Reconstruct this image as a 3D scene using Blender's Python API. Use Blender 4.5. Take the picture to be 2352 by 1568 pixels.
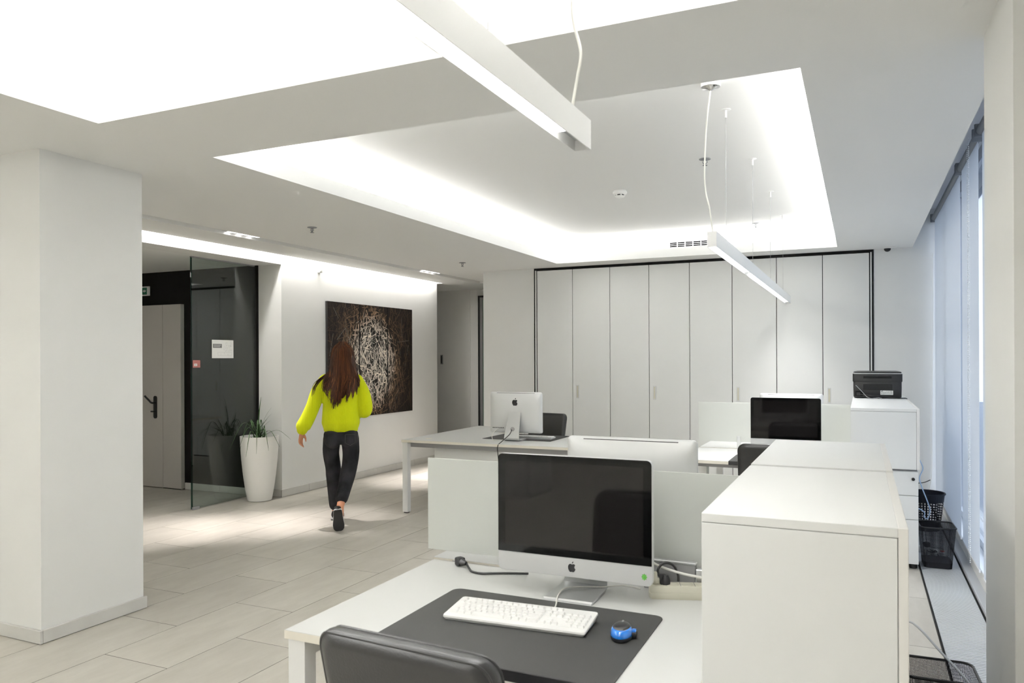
import bpy, bmesh, math, random
from mathutils import Vector, Matrix
R = math.radians
PI = math.pi
for o in list(bpy.data.objects):
    bpy.data.objects.remove(o)
S = bpy.context.scene
C = S.collection
V = Vector

# ------------------------------------------------------------------ camera
H = 1.53
cd = bpy.data.cameras.new('camera')
cam = bpy.data.objects.new('camera', cd)
C.objects.link(cam)
cd.sensor_width = 36.0
cd.sensor_fit = 'HORIZONTAL'
cd.lens = 1750.3 / 2352 * 36.0
cd.shift_y = 39.5 / 2352
cd.clip_start = 0.05
cam.matrix_world = (Matrix.Translation((0, 0, H)) @ Matrix.Rotation(0.4287, 4, 'Z')
                    @ Matrix.Rotation(PI / 2, 4, 'X') @ Matrix.Rotation(-0.0040, 4, 'Z'))
cd.dof.use_dof = True
cd.dof.focus_distance = 7.0
cd.dof.aperture_fstop = 8.0
S.camera = cam

# ------------------------------------------------------------------ world + colour management
W = bpy.data.worlds.new('world')
S.world = W
W.use_nodes = True
bg = W.node_tree.nodes['Background']
bg.inputs[0].default_value = (0.74, 0.82, 0.93, 1)
bg.inputs[1].default_value = 2.5
S.view_settings.view_transform = 'Standard'
S.view_settings.look = 'None'
S.view_settings.gamma = 1.0
S.view_settings.use_curve_mapping = False
S.view_settings.exposure = 0.68
S.cycles.use_denoising = True
S.cycles.max_bounces = 10
S.cycles.diffuse_bounces = 6
S.cycles.glossy_bounces = 4
S.cycles.transparent_max_bounces = 12
S.cycles.caustics_reflective = False
S.cycles.caustics_refractive = False
S.cycles.sample_clamp_indirect = 6.0

ZC = 2.676      # soffit
ZL = 2.776      # top of the cove lip
ZU = 2.94       # raised ceiling
COF_A = (-3.33, -0.212, 3.22, 8.60)
COF_B = (-3.35, -0.212, -6.2, 2.525)
COF_FILL = (-4.95, -3.80, -6.2, 1.2)   # unseen coffer behind the viewer, added to brighten the near surfaces
LX = -0.708     # axis of the pendant lamps


def area(name, loc, sx, sy, power, color=(1, 0.994, 0.985), rot=(0, 0, 0), spread=PI):
    l = bpy.data.lights.new(name, 'AREA')
    l.shape = 'RECTANGLE'
    l.size, l.size_y, l.energy, l.color, l.spread = sx, sy, power, color, spread
    o = bpy.data.objects.new(name, l)
    o.location = loc
    o.rotation_euler = rot
    C.objects.link(o)
    return o


TILT = 2
COVE = 11.0     # watts per metre of cove strip
for (x0, x1, y0, y1), k in ((COF_A, 0.62), (COF_B, 2.3), (COF_FILL, 2.9)):  # last entry: added fill strips behind the viewer, unseen
    d = 0.10
    up = PI
    cx, cy = (x0 + x1) / 2, (y0 + y1) / 2
    lx, ly = x1 - x0 + 0.2, y1 - y0 + 0.2
    area('cove_strip_light', (x0 - d, cy, ZL + 0.012), 0.05, ly, COVE * ly * k, rot=(0, up + R(TILT), 0))
    area('cove_strip_light', (x1 + d, cy, ZL + 0.012), 0.05, ly, COVE * ly * k, rot=(0, up - R(TILT), 0))
    area('cove_strip_light', (cx, y0 - d, ZL + 0.012), lx, 0.05, COVE * lx * k, rot=(up - R(TILT), 0, 0))
    area('cove_strip_light', (cx, y1 + d, ZL + 0.012), lx, 0.05, COVE * lx * k, rot=(up + R(TILT), 0, 0))
# wall-wash strip above the picture wall
area('wall_wash_light', (-5.78, 5.2, ZC + 0.13), 0.04, 9.6, 47, (1, 0.97, 0.93), (0, R(25), 0))
area('vestibule_fill_light', (-7.6, 4.6, 2.58), 0.6, 0.6, 4, (1, 0.95, 0.9))  # unseen lamp, added to brighten the vestibule door
# daylight comes from the world through the blinds

# ------------------------------------------------------------------ materials
MATS = {}


def mat(name, col=(0.8, 0.8, 0.8), rough=0.5, metal=0.0, spec=0.5, emit=None, es=0.0, noise=0.0, nscale=6.0,
        coat=0.0, bump=0.0, bscale=60.0, stretch=None):
    m = bpy.data.materials.new(name)
    m.use_nodes = True
    nt = m.node_tree
    b = nt.nodes['Principled BSDF']
    b.inputs['Base Color'].default_value = (*col, 1)
    b.inputs['Roughness'].default_value = rough
    b.inputs['Metallic'].default_value = metal
    b.inputs['Specular IOR Level'].default_value = spec
    b.inputs['Coat Weight'].default_value = coat
    b.inputs['Coat Roughness'].default_value = 0.03
    if emit:
        b.inputs['Emission Color'].default_value = (*emit, 1)
        b.inputs['Emission Strength'].default_value = es
    if noise or bump:
        tc = nt.nodes.new('ShaderNodeTexCoord')
        src = tc.outputs['Object']
        if stretch:
            mp = nt.nodes.new('ShaderNodeMapping')
            mp.inputs['Scale'].default_value = stretch
            nt.links.new(src, mp.inputs[0])
            src = mp.outputs[0]
    if noise:
        n = nt.nodes.new('ShaderNodeTexNoise')
        n.inputs['Scale'].default_value = nscale
        n.inputs['Detail'].default_value = 6
        nt.links.new(src, n.inputs['Vector'])
        r = nt.nodes.new('ShaderNodeValToRGB')
        r.color_ramp.elements[0].position = 0.3
        r.color_ramp.elements[1].position = 0.7
        r.color_ramp.elements[0].color = (*[max(0, c * (1 - noise)) for c in col], 1)
        r.color_ramp.elements[1].color = (*[min(1, c * (1 + noise)) for c in col], 1)
        nt.links.new(n.outputs['Fac'], r.inputs[0])
        nt.links.new(r.outputs[0], b.inputs['Base Color'])
    if bump:
        n2 = nt.nodes.new('ShaderNodeTexNoise')
        n2.inputs['Scale'].default_value = bscale
        n2.inputs['Detail'].default_value = 3
        nt.links.new(src, n2.inputs['Vector'])
        bp = nt.nodes.new('ShaderNodeBump')
        bp.inputs['Strength'].default_value = bump
        bp.inputs['Distance'].default_value = 0.004
        nt.links.new(n2.outputs['Fac'], bp.inputs['Height'])
        nt.links.new(bp.outputs[0], b.inputs['Normal'])
    MATS[name] = m
    return m


mat('paint', (0.82, 0.82, 0.80), 0.75, noise=0.012, nscale=2.5, spec=0.3)
mat('ceiling_paint', (0.87, 0.87, 0.855), 0.9, spec=0.2)
mat('black_paint', (0.008, 0.007, 0.006), 0.7, spec=0.2)
mat('grout', (0.075, 0.068, 0.058), 0.95)
mat('skirting', (0.60, 0.59, 0.56), 0.55, noise=0.05, nscale=5)
mat('wood_white', (0.81, 0.815, 0.80), 0.5, noise=0.008, nscale=3)
mat('desk_white', (0.61, 0.615, 0.60), 0.4, noise=0.008, nscale=3)
mat('edge_cream', (0.80, 0.76, 0.67), 0.5)
mat('panel_cream', (0.83, 0.815, 0.78), 0.4)
mat('metal_white', (0.84, 0.84, 0.83), 0.4)
mat('metal_grey', (0.34, 0.34, 0.345), 0.45, 0.4)
mat('aluminium', (0.72, 0.73, 0.735), 0.32, 0.85)
mat('aluminium_pale', (0.74, 0.745, 0.745), 0.38, 0.35)
mat('chrome', (0.7, 0.7, 0.7), 0.15, 1.0)
mat('screen_black', (0.002, 0.002, 0.002), 0.05, spec=0.28)
mat('display', (0.007, 0.0062, 0.006), 0.05, spec=0.3)
mat('black_plastic', (0.014, 0.014, 0.015), 0.38)
mat('black_matte', (0.02, 0.02, 0.02), 0.7)
mat('leather', (0.012, 0.012, 0.012), 0.36, bump=0.15, bscale=180, spec=0.55)
mat('desk_pad', (0.030, 0.030, 0.029), 0.58, spec=0.3, bump=0.2, bscale=500)
mat('white_plastic', (0.84, 0.84, 0.82), 0.35)
mat('key_white', (0.86, 0.86, 0.84), 0.4)
mat('beige_plastic', (0.62, 0.60, 0.50), 0.45)
mat('cable_black', (0.01, 0.01, 0.01), 0.4)
mat('cable_white', (0.78, 0.77, 0.72), 0.4)
mat('cable_grey', (0.38, 0.39, 0.40), 0.45)
mat('cable_blue', (0.45, 0.60, 0.80), 0.45)
mat('mouse_blue', (0.005, 0.14, 0.52), 0.15, coat=0.8)
mat('lens', (1, 1, 1), 0.5, emit=(1, 0.99, 0.96), es=7.0)
mat('lens_down', (1, 1, 1), 0.5, emit=(1, 0.96, 0.93), es=5.0)
mat('reflector', (0.62, 0.64, 0.64), 0.3, 0.6)
mat('door_grey', (0.60, 0.57, 0.53), 0.55, noise=0.01, nscale=3)
mat('red_print', (0.36, 0.13, 0.115), 0.6)
mat('red_switch', (0.7, 0.06, 0.02), 0.4)
mat('paper', (0.80, 0.80, 0.78), 0.6)
mat('print_grey', (0.14, 0.14, 0.14), 0.7)
mat('print_light', (0.42, 0.42, 0.42), 0.7)
mat('green_sign', (0.01, 0.12, 0.06), 0.5)
mat('leaf', (0.045, 0.10, 0.03), 0.45, noise=0.35, nscale=9)
mat('soil', (0.03, 0.022, 0.016), 0.95, bump=0.8, bscale=40)
mat('ceramic', (0.84, 0.83, 0.80), 0.42)
mat('green_leaf_print', (0.08, 0.30, 0.04), 0.6, noise=0.5, nscale=120)
mat('bin_mesh', (0.012, 0.013, 0.018), 0.5, 0.3)
mat('bin_plastic', (0.010, 0.012, 0.022), 0.45)
mat('frame_dark', (0.02, 0.02, 0.02), 0.5)
mat('slot_shade', (0.0003, 0.0003, 0.0003), 1.0, spec=0.0)  # near-black colour standing in for the shade inside the duct
mat('gap_black', (0.005, 0.005, 0.005), 0.9)
mat('grille', (0.74, 0.75, 0.77), 0.35, 0.25)
mat('sill_grey', (0.50, 0.52, 0.55), 0.5)
mat('roller_grey', (0.22, 0.23, 0.24), 0.5)
mat('skin', (0.55, 0.24, 0.13), 0.5, noise=0.05, nscale=30)
mat('jeans', (0.017, 0.017, 0.019), 0.85, spec=0.2, noise=0.85, nscale=10, bump=0.35, bscale=90, stretch=(1, 1, 0.7))
mat('jeans_stitch', (0.05, 0.05, 0.05), 0.8)
mat('shoe_black', (0.012, 0.012, 0.013), 0.35)
mat('shoe_white', (0.6, 0.6, 0.6), 0.5)
mat('hair_base', (0.030, 0.011, 0.004), 0.55, spec=0.2, noise=0.5, nscale=40, stretch=(1, 1, 0.05))
mat('outside', (0.10, 0.12, 0.16), 0.9)
mat('eye', (0.7, 0.68, 0.65), 0.2)
mat('lips', (0.45, 0.13, 0.10), 0.4)


def tile_mat():
    m = mat('tile', (0.47, 0.45, 0.405), 0.42, spec=0.45)
    nt = m.node_tree
    b = nt.nodes['Principled BSDF']
    tc = nt.nodes.new('ShaderNodeTexCoord')
    geo = nt.nodes.new('ShaderNodeNewGeometry')
    oi = nt.nodes.new('ShaderNodeObjectInfo')
    mp = nt.nodes.new('ShaderNodeMapping')
    mp.inputs['Scale'].default_value = (5, 1.4, 1)
    nt.links.new(geo.outputs['Position'], mp.inputs[0])
    n = nt.nodes.new('ShaderNodeTexNoise')
    n.inputs['Scale'].default_value = 1.6
    n.inputs['Detail'].default_value = 8
    n.inputs['Roughness'].default_value = 0.65
    nt.links.new(mp.outputs[0], n.inputs['Vector'])
    r = nt.nodes.new('ShaderNodeValToRGB')
    r.color_ramp.elements[0].position = 0.28
    r.color_ramp.elements[1].position = 0.75
    r.color_ramp.elements[0].color = (0.435, 0.41, 0.36, 1)
    r.color_ramp.elements[1].color = (0.545, 0.52, 0.465, 1)
    nt.links.new(n.outputs['Fac'], r.inputs[0])
    hs = nt.nodes.new('ShaderNodeHueSaturation')
    mr = nt.nodes.new('ShaderNodeMapRange')
    mr.inputs['To Min'].default_value = 0.95
    mr.inputs['To Max'].default_value = 1.05
    nt.links.new(oi.outputs['Random'], mr.inputs[0])
    nt.links.new(mr.outputs[0], hs.inputs['Value'])
    nt.links.new(r.outputs[0], hs.inputs['Color'])
    nt.links.new(hs.outputs[0], b.inputs['Base Color'])
    n2 = nt.nodes.new('ShaderNodeTexNoise')
    n2.inputs['Scale'].default_value = 90
    nt.links.new(geo.outputs['Position'], n2.inputs['Vector'])
    bp = nt.nodes.new('ShaderNodeBump')
    bp.inputs['Strength'].default_value = 0.06
    bp.inputs['Distance'].default_value = 0.003
    nt.links.new(n2.outputs['Fac'], bp.inputs['Height'])
    nt.links.new(bp.outputs[0], b.inputs['Normal'])


tile_mat()


def glass_mat(name, tint, refl):
    m = bpy.data.materials.new(name)
    m.use_nodes = True
    nt = m.node_tree
    nt.nodes.clear()
    out = nt.nodes.new('ShaderNodeOutputMaterial')
    tr = nt.nodes.new('ShaderNodeBsdfTransparent')
    tr.inputs[0].default_value = (*tint, 1)
    gl = nt.nodes.new('ShaderNodeBsdfGlossy')
    gl.inputs['Roughness'].default_value = 0.0
    lw = nt.nodes.new('ShaderNodeLayerWeight')
    lw.inputs[0].default_value = 0.5
    pw = nt.nodes.new('ShaderNodeMath')
    pw.operation = 'POWER'
    pw.inputs[1].default_value = 5.0
    nt.links.new(lw.outputs['Facing'], pw.inputs[0])
    ma = nt.nodes.new('ShaderNodeMath')
    ma.operation = 'MULTIPLY_ADD'
    ma.inputs[1].default_value = 1 - refl
    ma.inputs[2].default_value = refl
    nt.links.new(pw.outputs[0], ma.inputs[0])
    mx = nt.nodes.new('ShaderNodeMixShader')
    nt.links.new(ma.outputs[0], mx.inputs[0])
    nt.links.new(tr.outputs[0], mx.inputs[1])
    nt.links.new(gl.outputs[0], mx.inputs[2])
    nt.links.new(mx.outputs[0], out.inputs[0])
    MATS[name] = m


def trans_mat(name, col, fac, rough_spec=0.15):
    """diffuse + translucent sheet (frosted glass, blind cloth)"""
    m = bpy.data.materials.new(name)
    m.use_nodes = True
    nt = m.node_tree
    nt.nodes.clear()
    out = nt.nodes.new('ShaderNodeOutputMaterial')
    df = nt.nodes.new('ShaderNodeBsdfDiffuse')
    df.inputs[0].default_value = (*col, 1)
    tl = nt.nodes.new('ShaderNodeBsdfTranslucent')
    tl.inputs[0].default_value = (*col, 1)
    mx = nt.nodes.new('ShaderNodeMixShader')
    mx.inputs[0].default_value = fac
    nt.links.new(df.outputs[0], mx.inputs[1])
    nt.links.new(tl.outputs[0], mx.inputs[2])
    gl = nt.nodes.new('ShaderNodeBsdfGlossy')
    gl.inputs['Roughness'].default_value = 0.35
    m2 = nt.nodes.new('ShaderNodeMixShader')
    m2.inputs[0].default_value = rough_spec
    nt.links.new(mx.outputs[0], m2.inputs[1])
    nt.links.new(gl.outputs[0], m2.inputs[2])
    nt.links.new(m2.outputs[0], out.inputs[0])
    MATS[name] = m


glass_mat('clear_glass', (0.80, 0.85, 0.83), 0.075)
glass_mat('window_glass', (0.95, 0.97, 1.0), 0.03)
glass_mat('glass_edge', (0.10, 0.30, 0.24), 0.06)
trans_mat('frosted', (0.80, 0.815, 0.785), 0.35, 0.04)
trans_mat('frosted_green', (0.30, 0.42, 0.36), 0.3, 0.06)
trans_mat('blind_cloth', (0.80, 0.82, 0.84), 0.5, 0.0)


def sweater_mat():
    m = mat('sweater', (0.62, 0.68, 0.008), 0.9, spec=0.15)
    nt = m.node_tree
    b = nt.nodes['Principled BSDF']
    tc = nt.nodes.new('ShaderNodeTexCoord')
    wv = nt.nodes.new('ShaderNodeTexWave')
    wv.bands_direction = 'X'
    wv.inputs['Scale'].default_value = 26
    wv.inputs['Distortion'].default_value = 0.8
    nt.links.new(tc.outputs['Object'], wv.inputs['Vector'])
    n = nt.nodes.new('ShaderNodeTexNoise')
    n.inputs['Scale'].default_value = 160
    nt.links.new(tc.outputs['Object'], n.inputs['Vector'])
    ad = nt.nodes.new('ShaderNodeMath')
    nt.links.new(wv.outputs['Fac'], ad.inputs[0])
    nt.links.new(n.outputs['Fac'], ad.inputs[1])
    bp = nt.nodes.new('ShaderNodeBump')
    bp.inputs['Strength'].default_value = 0.5
    bp.inputs['Distance'].default_value = 0.006
    nt.links.new(ad.outputs[0], bp.inputs['Height'])
    nt.links.new(bp.outputs[0], b.inputs['Normal'])
    b.inputs['Sheen Weight'].default_value = 0.4
    b.inputs['Sheen Tint'].default_value = (0.9, 0.95, 0.2, 1)


sweater_mat()


def attr_mat(name, rough=0.5, spec=0.4):
    m = mat(name, (0.5, 0.5, 0.5), rough, spec=spec)
    nt = m.node_tree
    a = nt.nodes.new('ShaderNodeVertexColor')
    a.layer_name = 'Col'
    nt.links.new(a.outputs[0], nt.nodes['Principled BSDF'].inputs['Base Color'])


attr_mat('print_ink', 0.55, 0.3)
attr_mat('hair', 0.5, 0.22)


# ------------------------------------------------------------------ mesh helpers
class MB:
    def __init__(s):
        s.v, s.f, s.c = [], [], []

    def add(s, vs, fs, col=None):
        n = len(s.v)
        s.v += [tuple(p) for p in vs]
        s.f += [tuple(i + n for i in f) for f in fs]
        if col is not None:
            s.c += [col] * len(fs)
        return s

    def box(s, x0, x1, y0, y1, z0, z1):
        return s.add([(x0, y0, z0), (x1, y0, z0), (x1, y1, z0), (x0, y1, z0), (x0, y0, z1), (x1, y0, z1), (x1, y1, z1), (x0, y1, z1)],
                     [(0, 3, 2, 1), (4, 5, 6, 7), (0, 1, 5, 4), (1, 2, 6, 5), (2, 3, 7, 6), (3, 0, 4, 7)])

    def rbox(s, x0, x1, y0, y1, z0, z1, r=0.004, seg=2):
        bm = bmesh.new()
        bmesh.ops.create_cube(bm, size=1)
        for v in bm.verts:
            v.co = V(((x0 + x1) / 2 + v.co.x * (x1 - x0), (y0 + y1) / 2 + v.co.y * (y1 - y0), (z0 + z1) / 2 + v.co.z * (z1 - z0)))
        bmesh.ops.bevel(bm, geom=bm.edges[:], offset=r, segments=seg, profile=0.5, affect='EDGES')
        return s.bm(bm)

    def bm(s, bm, M=None):
        bm.verts.index_update()
        vs = [(M @ v.co if M else v.co.copy()) for v in bm.verts]
        fs = [[v.index for v in f.verts] for f in bm.faces]
        bm.free()
        return s.add(vs, fs)

    def prism(s, poly, z0, z1, axis='z'):
        n = len(poly)
        f = {'z': lambda a, b, c: (a, b, c), 'y': lambda a, b, c: (a, c, b), 'x': lambda a, b, c: (c, a, b)}[axis]
        vs = [f(a, b, z0) for a, b in poly] + [f(a, b, z1) for a, b in poly]
        fs = [tuple(range(n))[::-1], tuple(range(n, 2 * n))] + [(i, (i + 1) % n, n + (i + 1) % n, n + i) for i in range(n)]
        return s.add(vs, fs)

    def loft(s, rings, cap=True, closed=True, col=None):
        n = len(rings[0])
        vs = [p for r in rings for p in r]
        fs = []
        for i in range(len(rings) - 1):
            for j in range(n if closed else n - 1):
                k = (j + 1) % n
                fs.append((i * n + j, i * n + k, (i + 1) * n + k, (i + 1) * n + j))
        if cap:
            fs.append(tuple(range(n))[::-1])
            fs.append(tuple(range((len(rings) - 1) * n, len(rings) * n)))
        return s.add(vs, fs, col)

    def lathe(s, prof, c=(0, 0, 0), n=24, cap=True):
        return s.loft([[(c[0] + r * math.cos(2 * PI * i / n), c[1] + r * math.sin(2 * PI * i / n), c[2] + z) for i in range(n)] for r, z in prof], cap)

    def cyl(s, c, r, z0, z1, n=20):
        return s.lathe([(r, z0), (r, z1)], c, n)

    def tube(s, pts, r, n=8, cap=True, col=None, smooth=0):
        pts = [V(p) for p in pts]
        rad = r if isinstance(r, (list, tuple)) else [r] * len(pts)
        if smooth:
            pts, rad = spline(pts, rad, smooth)
        rings = []
        up = None
        for i, p in enumerate(pts):
            t = (pts[min(i + 1, len(pts) - 1)] - pts[max(i - 1, 0)]).normalized()
            if up is None:
                up = V((0, 0, 1)) if abs(t.z) < 0.9 else V((0, 1, 0))
            a = t.cross(up)
            if a.length < 1e-6:
                a = t.orthogonal()
            a.normalize()
            b = a.cross(t).normalized()
            up = b
            rings.append([p + (a * math.cos(2 * PI * k / n) + b * math.sin(2 * PI * k / n)) * rad[i] for k in range(n)])
        return s.loft(rings, cap, True, col)

    def ell(s, c, rx, ry, rz, n=16, m=10, M=None):
        rings = []
        for i in range(m + 1):
            th = PI * (0.02 + 0.96 * i / m)
            rings.append([V((c[0] + rx * math.sin(th) * math.cos(2 * PI * k / n), c[1] + ry * math.sin(th) * math.sin(2 * PI * k / n), c[2] - rz * math.cos(th))) for k in range(n)])
        return s.loft(rings)

    def mesh(s, name, m, smooth=None):
        me = bpy.data.meshes.new(name)
        me.from_pydata(s.v, [], s.f)
        if s.c and len(s.c) == len(s.f):
            ca = me.color_attributes.new('Col', 'FLOAT_COLOR', 'CORNER')
            for p, col in zip(me.polygons, s.c):
                for li in p.loop_indices:
                    ca.data[li].color = (*col, 1)
        bm = bmesh.new()
        bm.from_mesh(me)
        bmesh.ops.recalc_face_normals(bm, faces=bm.faces)
        bm.to_mesh(me)
        bm.free()
        me.materials.append(MATS[m])
        if smooth is not None:
            me.shade_smooth()
            me.set_sharp_from_angle(angle=R(smooth))
        return me

    def build(s, name, m, parent=None, smooth=None, label=None, kind=None):
        o = bpy.data.objects.new(name, s.mesh(name, m, smooth))
        C.objects.link(o)
        if parent:
            o.parent = parent
        if label:
            o['label'] = label
        if kind:
            o['kind'] = kind
        return o


def spline(pts, rad, k):
    P, Q = [], []
    n = len(pts)
    for i in range(n - 1):
        p0, p1, p2, p3 = pts[max(i - 1, 0)], pts[i], pts[i + 1], pts[min(i + 2, n - 1)]
        for j in range(k):
            t = j / k
            P.append(0.5 * ((2 * p1) + (p2 - p0) * t + (2 * p0 - 5 * p1 + 4 * p2 - p3) * t * t + (3 * p1 - p0 - 3 * p2 + p3) * t ** 3))
            Q.append(rad[i] * (1 - t) + rad[i + 1] * t)
    P.append(pts[-1])
    Q.append(rad[-1])
    return P, Q


def rrect(w, h, r, n=5, cx=0.0, cy=0.0):
    out = []
    for sx, sy, a0 in ((1, 1, 0), (-1, 1, 90), (-1, -1, 180), (1, -1, 270)):
        for i in range(n + 1):
            a = R(a0 + 90 * i / n)
            out.append((cx + sx * (w / 2 - r) + r * math.cos(a), cy + sy * (h / 2 - r) + r * math.sin(a)))
    return out


def thing(name, label, cat, loc=(0, 0, 0), rz=0.0, group=None):
    o = bpy.data.objects.new(name, None)
    o.empty_display_size = 0.1
    o.location = loc
    o.rotation_euler = (0, 0, rz)
    o['label'], o['category'] = label, cat
    if group:
        o['group'] = group
    C.objects.link(o)
    return o


def tag(o, label, cat, group=None):
    o['label'], o['category'] = label, cat
    if group:
        o['group'] = group
    return o


def struct(name, mb, m, smooth=None):
    return mb.build(name, m, None, smooth, kind='structure')


def dup(root, loc, rz, label, group=None):
    r = root.copy()
    C.objects.link(r)
    r.location, r.rotation_euler = loc, (0, 0, rz)
    r['label'] = label
    if group:
        r['group'] = group
    for ch in list(root.children):
        c = ch.copy()
        C.objects.link(c)
        c.parent = r
        for g in list(ch.children):
            d = g.copy()
            C.objects.link(d)
            d.parent = c
    return r


def remesh(mb, voxel, smooth_iter=6, factor=0.5, dec=None):
    """union of overlapping closed shapes -> one continuous surface"""
    me = bpy.data.meshes.new('tmp')
    me.from_pydata(mb.v, [], mb.f)
    bm = bmesh.new()
    bm.from_mesh(me)
    bmesh.ops.recalc_face_normals(bm, faces=bm.faces)
    bm.to_mesh(me)
    bm.free()
    o = bpy.data.objects.new('tmp', me)
    C.objects.link(o)
    md = o.modifiers.new('r', 'REMESH')
    md.mode = 'VOXEL'
    md.voxel_size = voxel
    sm = o.modifiers.new('s', 'SMOOTH')
    sm.iterations = smooth_iter
    sm.factor = factor
    if dec:
        dm = o.modifiers.new('d', 'DECIMATE')
        dm.ratio = dec
    dg = bpy.context.evaluated_depsgraph_get()
    dg.update()
    ne = bpy.data.meshes.new_from_object(o.evaluated_get(dg))
    bpy.data.objects.remove(o)
    ne.shade_smooth()
    return ne


def mesh_obj(name, me, m, parent=None):
    me.materials.clear()
    me.materials.append(MATS[m])
    me.name = name
    o = bpy.data.objects.new(name, me)
    C.objects.link(o)
    if parent:
        o.parent = parent
    return o


def cut_rects(x0, x1, y0, y1, holes):
    xs = sorted({x0, x1, *[h[0] for h in holes], *[h[1] for h in holes]})
    ys = sorted({y0, y1, *[h[2] for h in holes], *[h[3] for h in holes]})
    xs = [x for x in xs if x0 <= x <= x1]
    ys = [y for y in ys if y0 <= y <= y1]
    out = []
    for j in range(len(ys) - 1):
        run = None
        for i in range(len(xs) - 1):
            mx, my = (xs[i] + xs[i + 1]) / 2, (ys[j] + ys[j + 1]) / 2
            inside = any(h[0] < mx < h[1] and h[2] < my < h[3] for h in holes)
            if not inside:
                run = [xs[i], xs[i + 1]] if run is None else [run[0], xs[i + 1]]
            elif run:
                out.append((run[0], run[1], ys[j], ys[j + 1]))
                run = None
        if run:
            out.append((run[0], run[1], ys[j], ys[j + 1]))
    return out

# ================================================================== SETTING
# ---- ceiling: soffit with two coffers, light slot, raised field and upstands
mb = MB()
slot = (-5.27, -5.12, -6.9, 10.35)
for x0, x1, y0, y1 in cut_rects(-5.76, 1.0, -7.0, 11.3, [COF_A, COF_B, COF_FILL, slot, (0.5, 1.0, 3.19, 9.0)]):
    mb.box(x0, x1, y0, y1, ZC, ZL)
mb.box(slot[0], slot[1], slot[2], slot[3], 2.735, ZL)
mb.box(-9.2, 1.0, -7.0, 3.19, ZU, 3.02)
mb.box(-9.2, 0.5, 3.19, 11.3, ZU, 3.02)
for x0, x1, y0, y1 in (COF_A, COF_B, COF_FILL):
    g, t = 0.22, 0.03
    mb.box(x0 - g - t, x0 - g, y0 - g - t, y1 + g + t, ZL, ZU)
    mb.box(x1 + g, x1 + g + t, y0 - g - t, y1 + g + t, ZL, ZU)
    mb.box(x0 - g, x1 + g, y0 - g - t, y0 - g, ZL, ZU)
    mb.box(x0 - g, x1 + g, y1 + g, y1 + g + t, ZL, ZU)
mb.box(0.47, 0.5, 3.19, 9.0, ZL, 3.06)
mb.box(0.47, 1.05, 2.6, 9.2, 3.06, 3.12)
mb.box(-9.2, -6.16, 3.0, 6.6, 2.59, 2.65)            # vestibule ceiling
mb.box(-9.2, -5.76, 10.08, 11.3, ZC, ZL)             # corridor ceiling
struct('ceiling', mb, 'ceiling_paint')

# ---- walls
struct('wall_left', MB().box(-6.19, -5.86, 6.65, 10.08, 0, ZU).box(-6.16, -5.86, 3.6, 6.65, 2.59, ZU)
       .box(-6.16, -5.86, -7.0, 3.6, 0, ZU).box(-9.2, -6.19, 9.9, 10.08, 0, ZU), 'paint')
struct('wall_vestibule', MB().box(-9.2, -6.20, 6.60, 6.9, 0, 2.65), 'black_paint')
struct('wall_vestibule_side', MB().box(-9.3, -9.2, 2.9, 6.6, 0, 2.65).box(-9.2, -6.16, 2.9, 3.0, 0, 2.65), 'paint')
struct('wall_far', MB().box(-9.2, -4.3, 11.25, 11.4, 0, ZU), 'paint')
struct('wall_outer_left', MB().box(-9.4, -9.3, -7.1, 11.5, 0, 3.02).box(-9.3, -9.2, 6.6, 11.4, 0, 3.02), 'paint')
struct('wall_back', MB().box(-4.51, -3.785, 8.97, 9.25, 0, ZC).box(0.135, 1.05, 8.97, 9.25, 0, 3.06)
       .box(-4.51, 0.2, 9.47, 9.55, 0, ZC).box(-4.51, -4.40, 9.25, 11.25, 0, ZC), 'paint')
struct('wall_rear', MB().box(-9.2, 1.05, -7.1, -7.0, 0, 3.0), 'paint')
struct('wall_right', MB().box(0.95, 1.05, -7.0, 2.62, 0, 3.0).box(0.72, 1.0, 3.19, 9.0, 0, 0.125), 'paint')
struct('wall_pillar_left', MB().box(-4.75, -4.03, 2.685, 3.33, 0, ZC), 'paint')
struct('wall_pillar_rear', MB().box(-3.80, -3.38, -3.75, -3.05, 0, ZC), 'paint')
struct('wall_pillar_right', MB().box(0.407, 1.05, 2.62, 3.19, 0, 3.06), 'paint')

# ---- floor
fl = struct('floor', MB().box(-9.3, 0.385, -7.1, 11.4, -0.06, -0.0012).box(0.665, 1.05, -7.1, 9.2, -0.06, -0.001)
            .box(0.385, 0.665, -7.1, 9.2, -0.06, -0.03), 'grout')
TW, TL, G = 0.45, 0.917, 0.0046
tmesh = {}
rest = MB()
ntile = 0
for row in range(-14, 8):
    x0 = -3.135 + row * TW
    x1 = min(x0 + TW, 0.384)
    y = 3.185 + (0 if row % 2 == 0 else TL / 2) - 12 * TL
    while y < 11.3:
        ya, yb = max(y, -7.0), min(y + TL, 11.3)
        if yb - ya > 0.02:
            vis = x1 > -8.0 and ((yb > 1.3 and x1 < -0.3) or (yb > 2.8)) and not (x1 < -5.9 and ya > 6.6 and yb < 10.0) and not (ya > 9.0 and x0 > -4.5) and -x0 < 1.45 * yb + 1.6
            if vis and ntile < 290:
                key = (round(x1 - x0, 3), round(yb - ya, 3))
                if key not in tmesh:
                    tmesh[key] = MB().rbox(G / 2, x1 - x0 - G / 2, G / 2, yb - ya - G / 2, -0.006, 0, 0.0012, 1).mesh('tile', 'tile')
                o = bpy.data.objects.new('tile', tmesh[key])
                C.objects.link(o)
                o.location = (x0, ya, 0)
                o.parent = fl
                ntile += 1
            else:
                rest.box(x0 + G / 2, x1 - G / 2, ya + G / 2, yb - G / 2, -0.006, 0)
        y += TL
rest.build('tile_field', 'tile', fl, kind='stuff')
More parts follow.
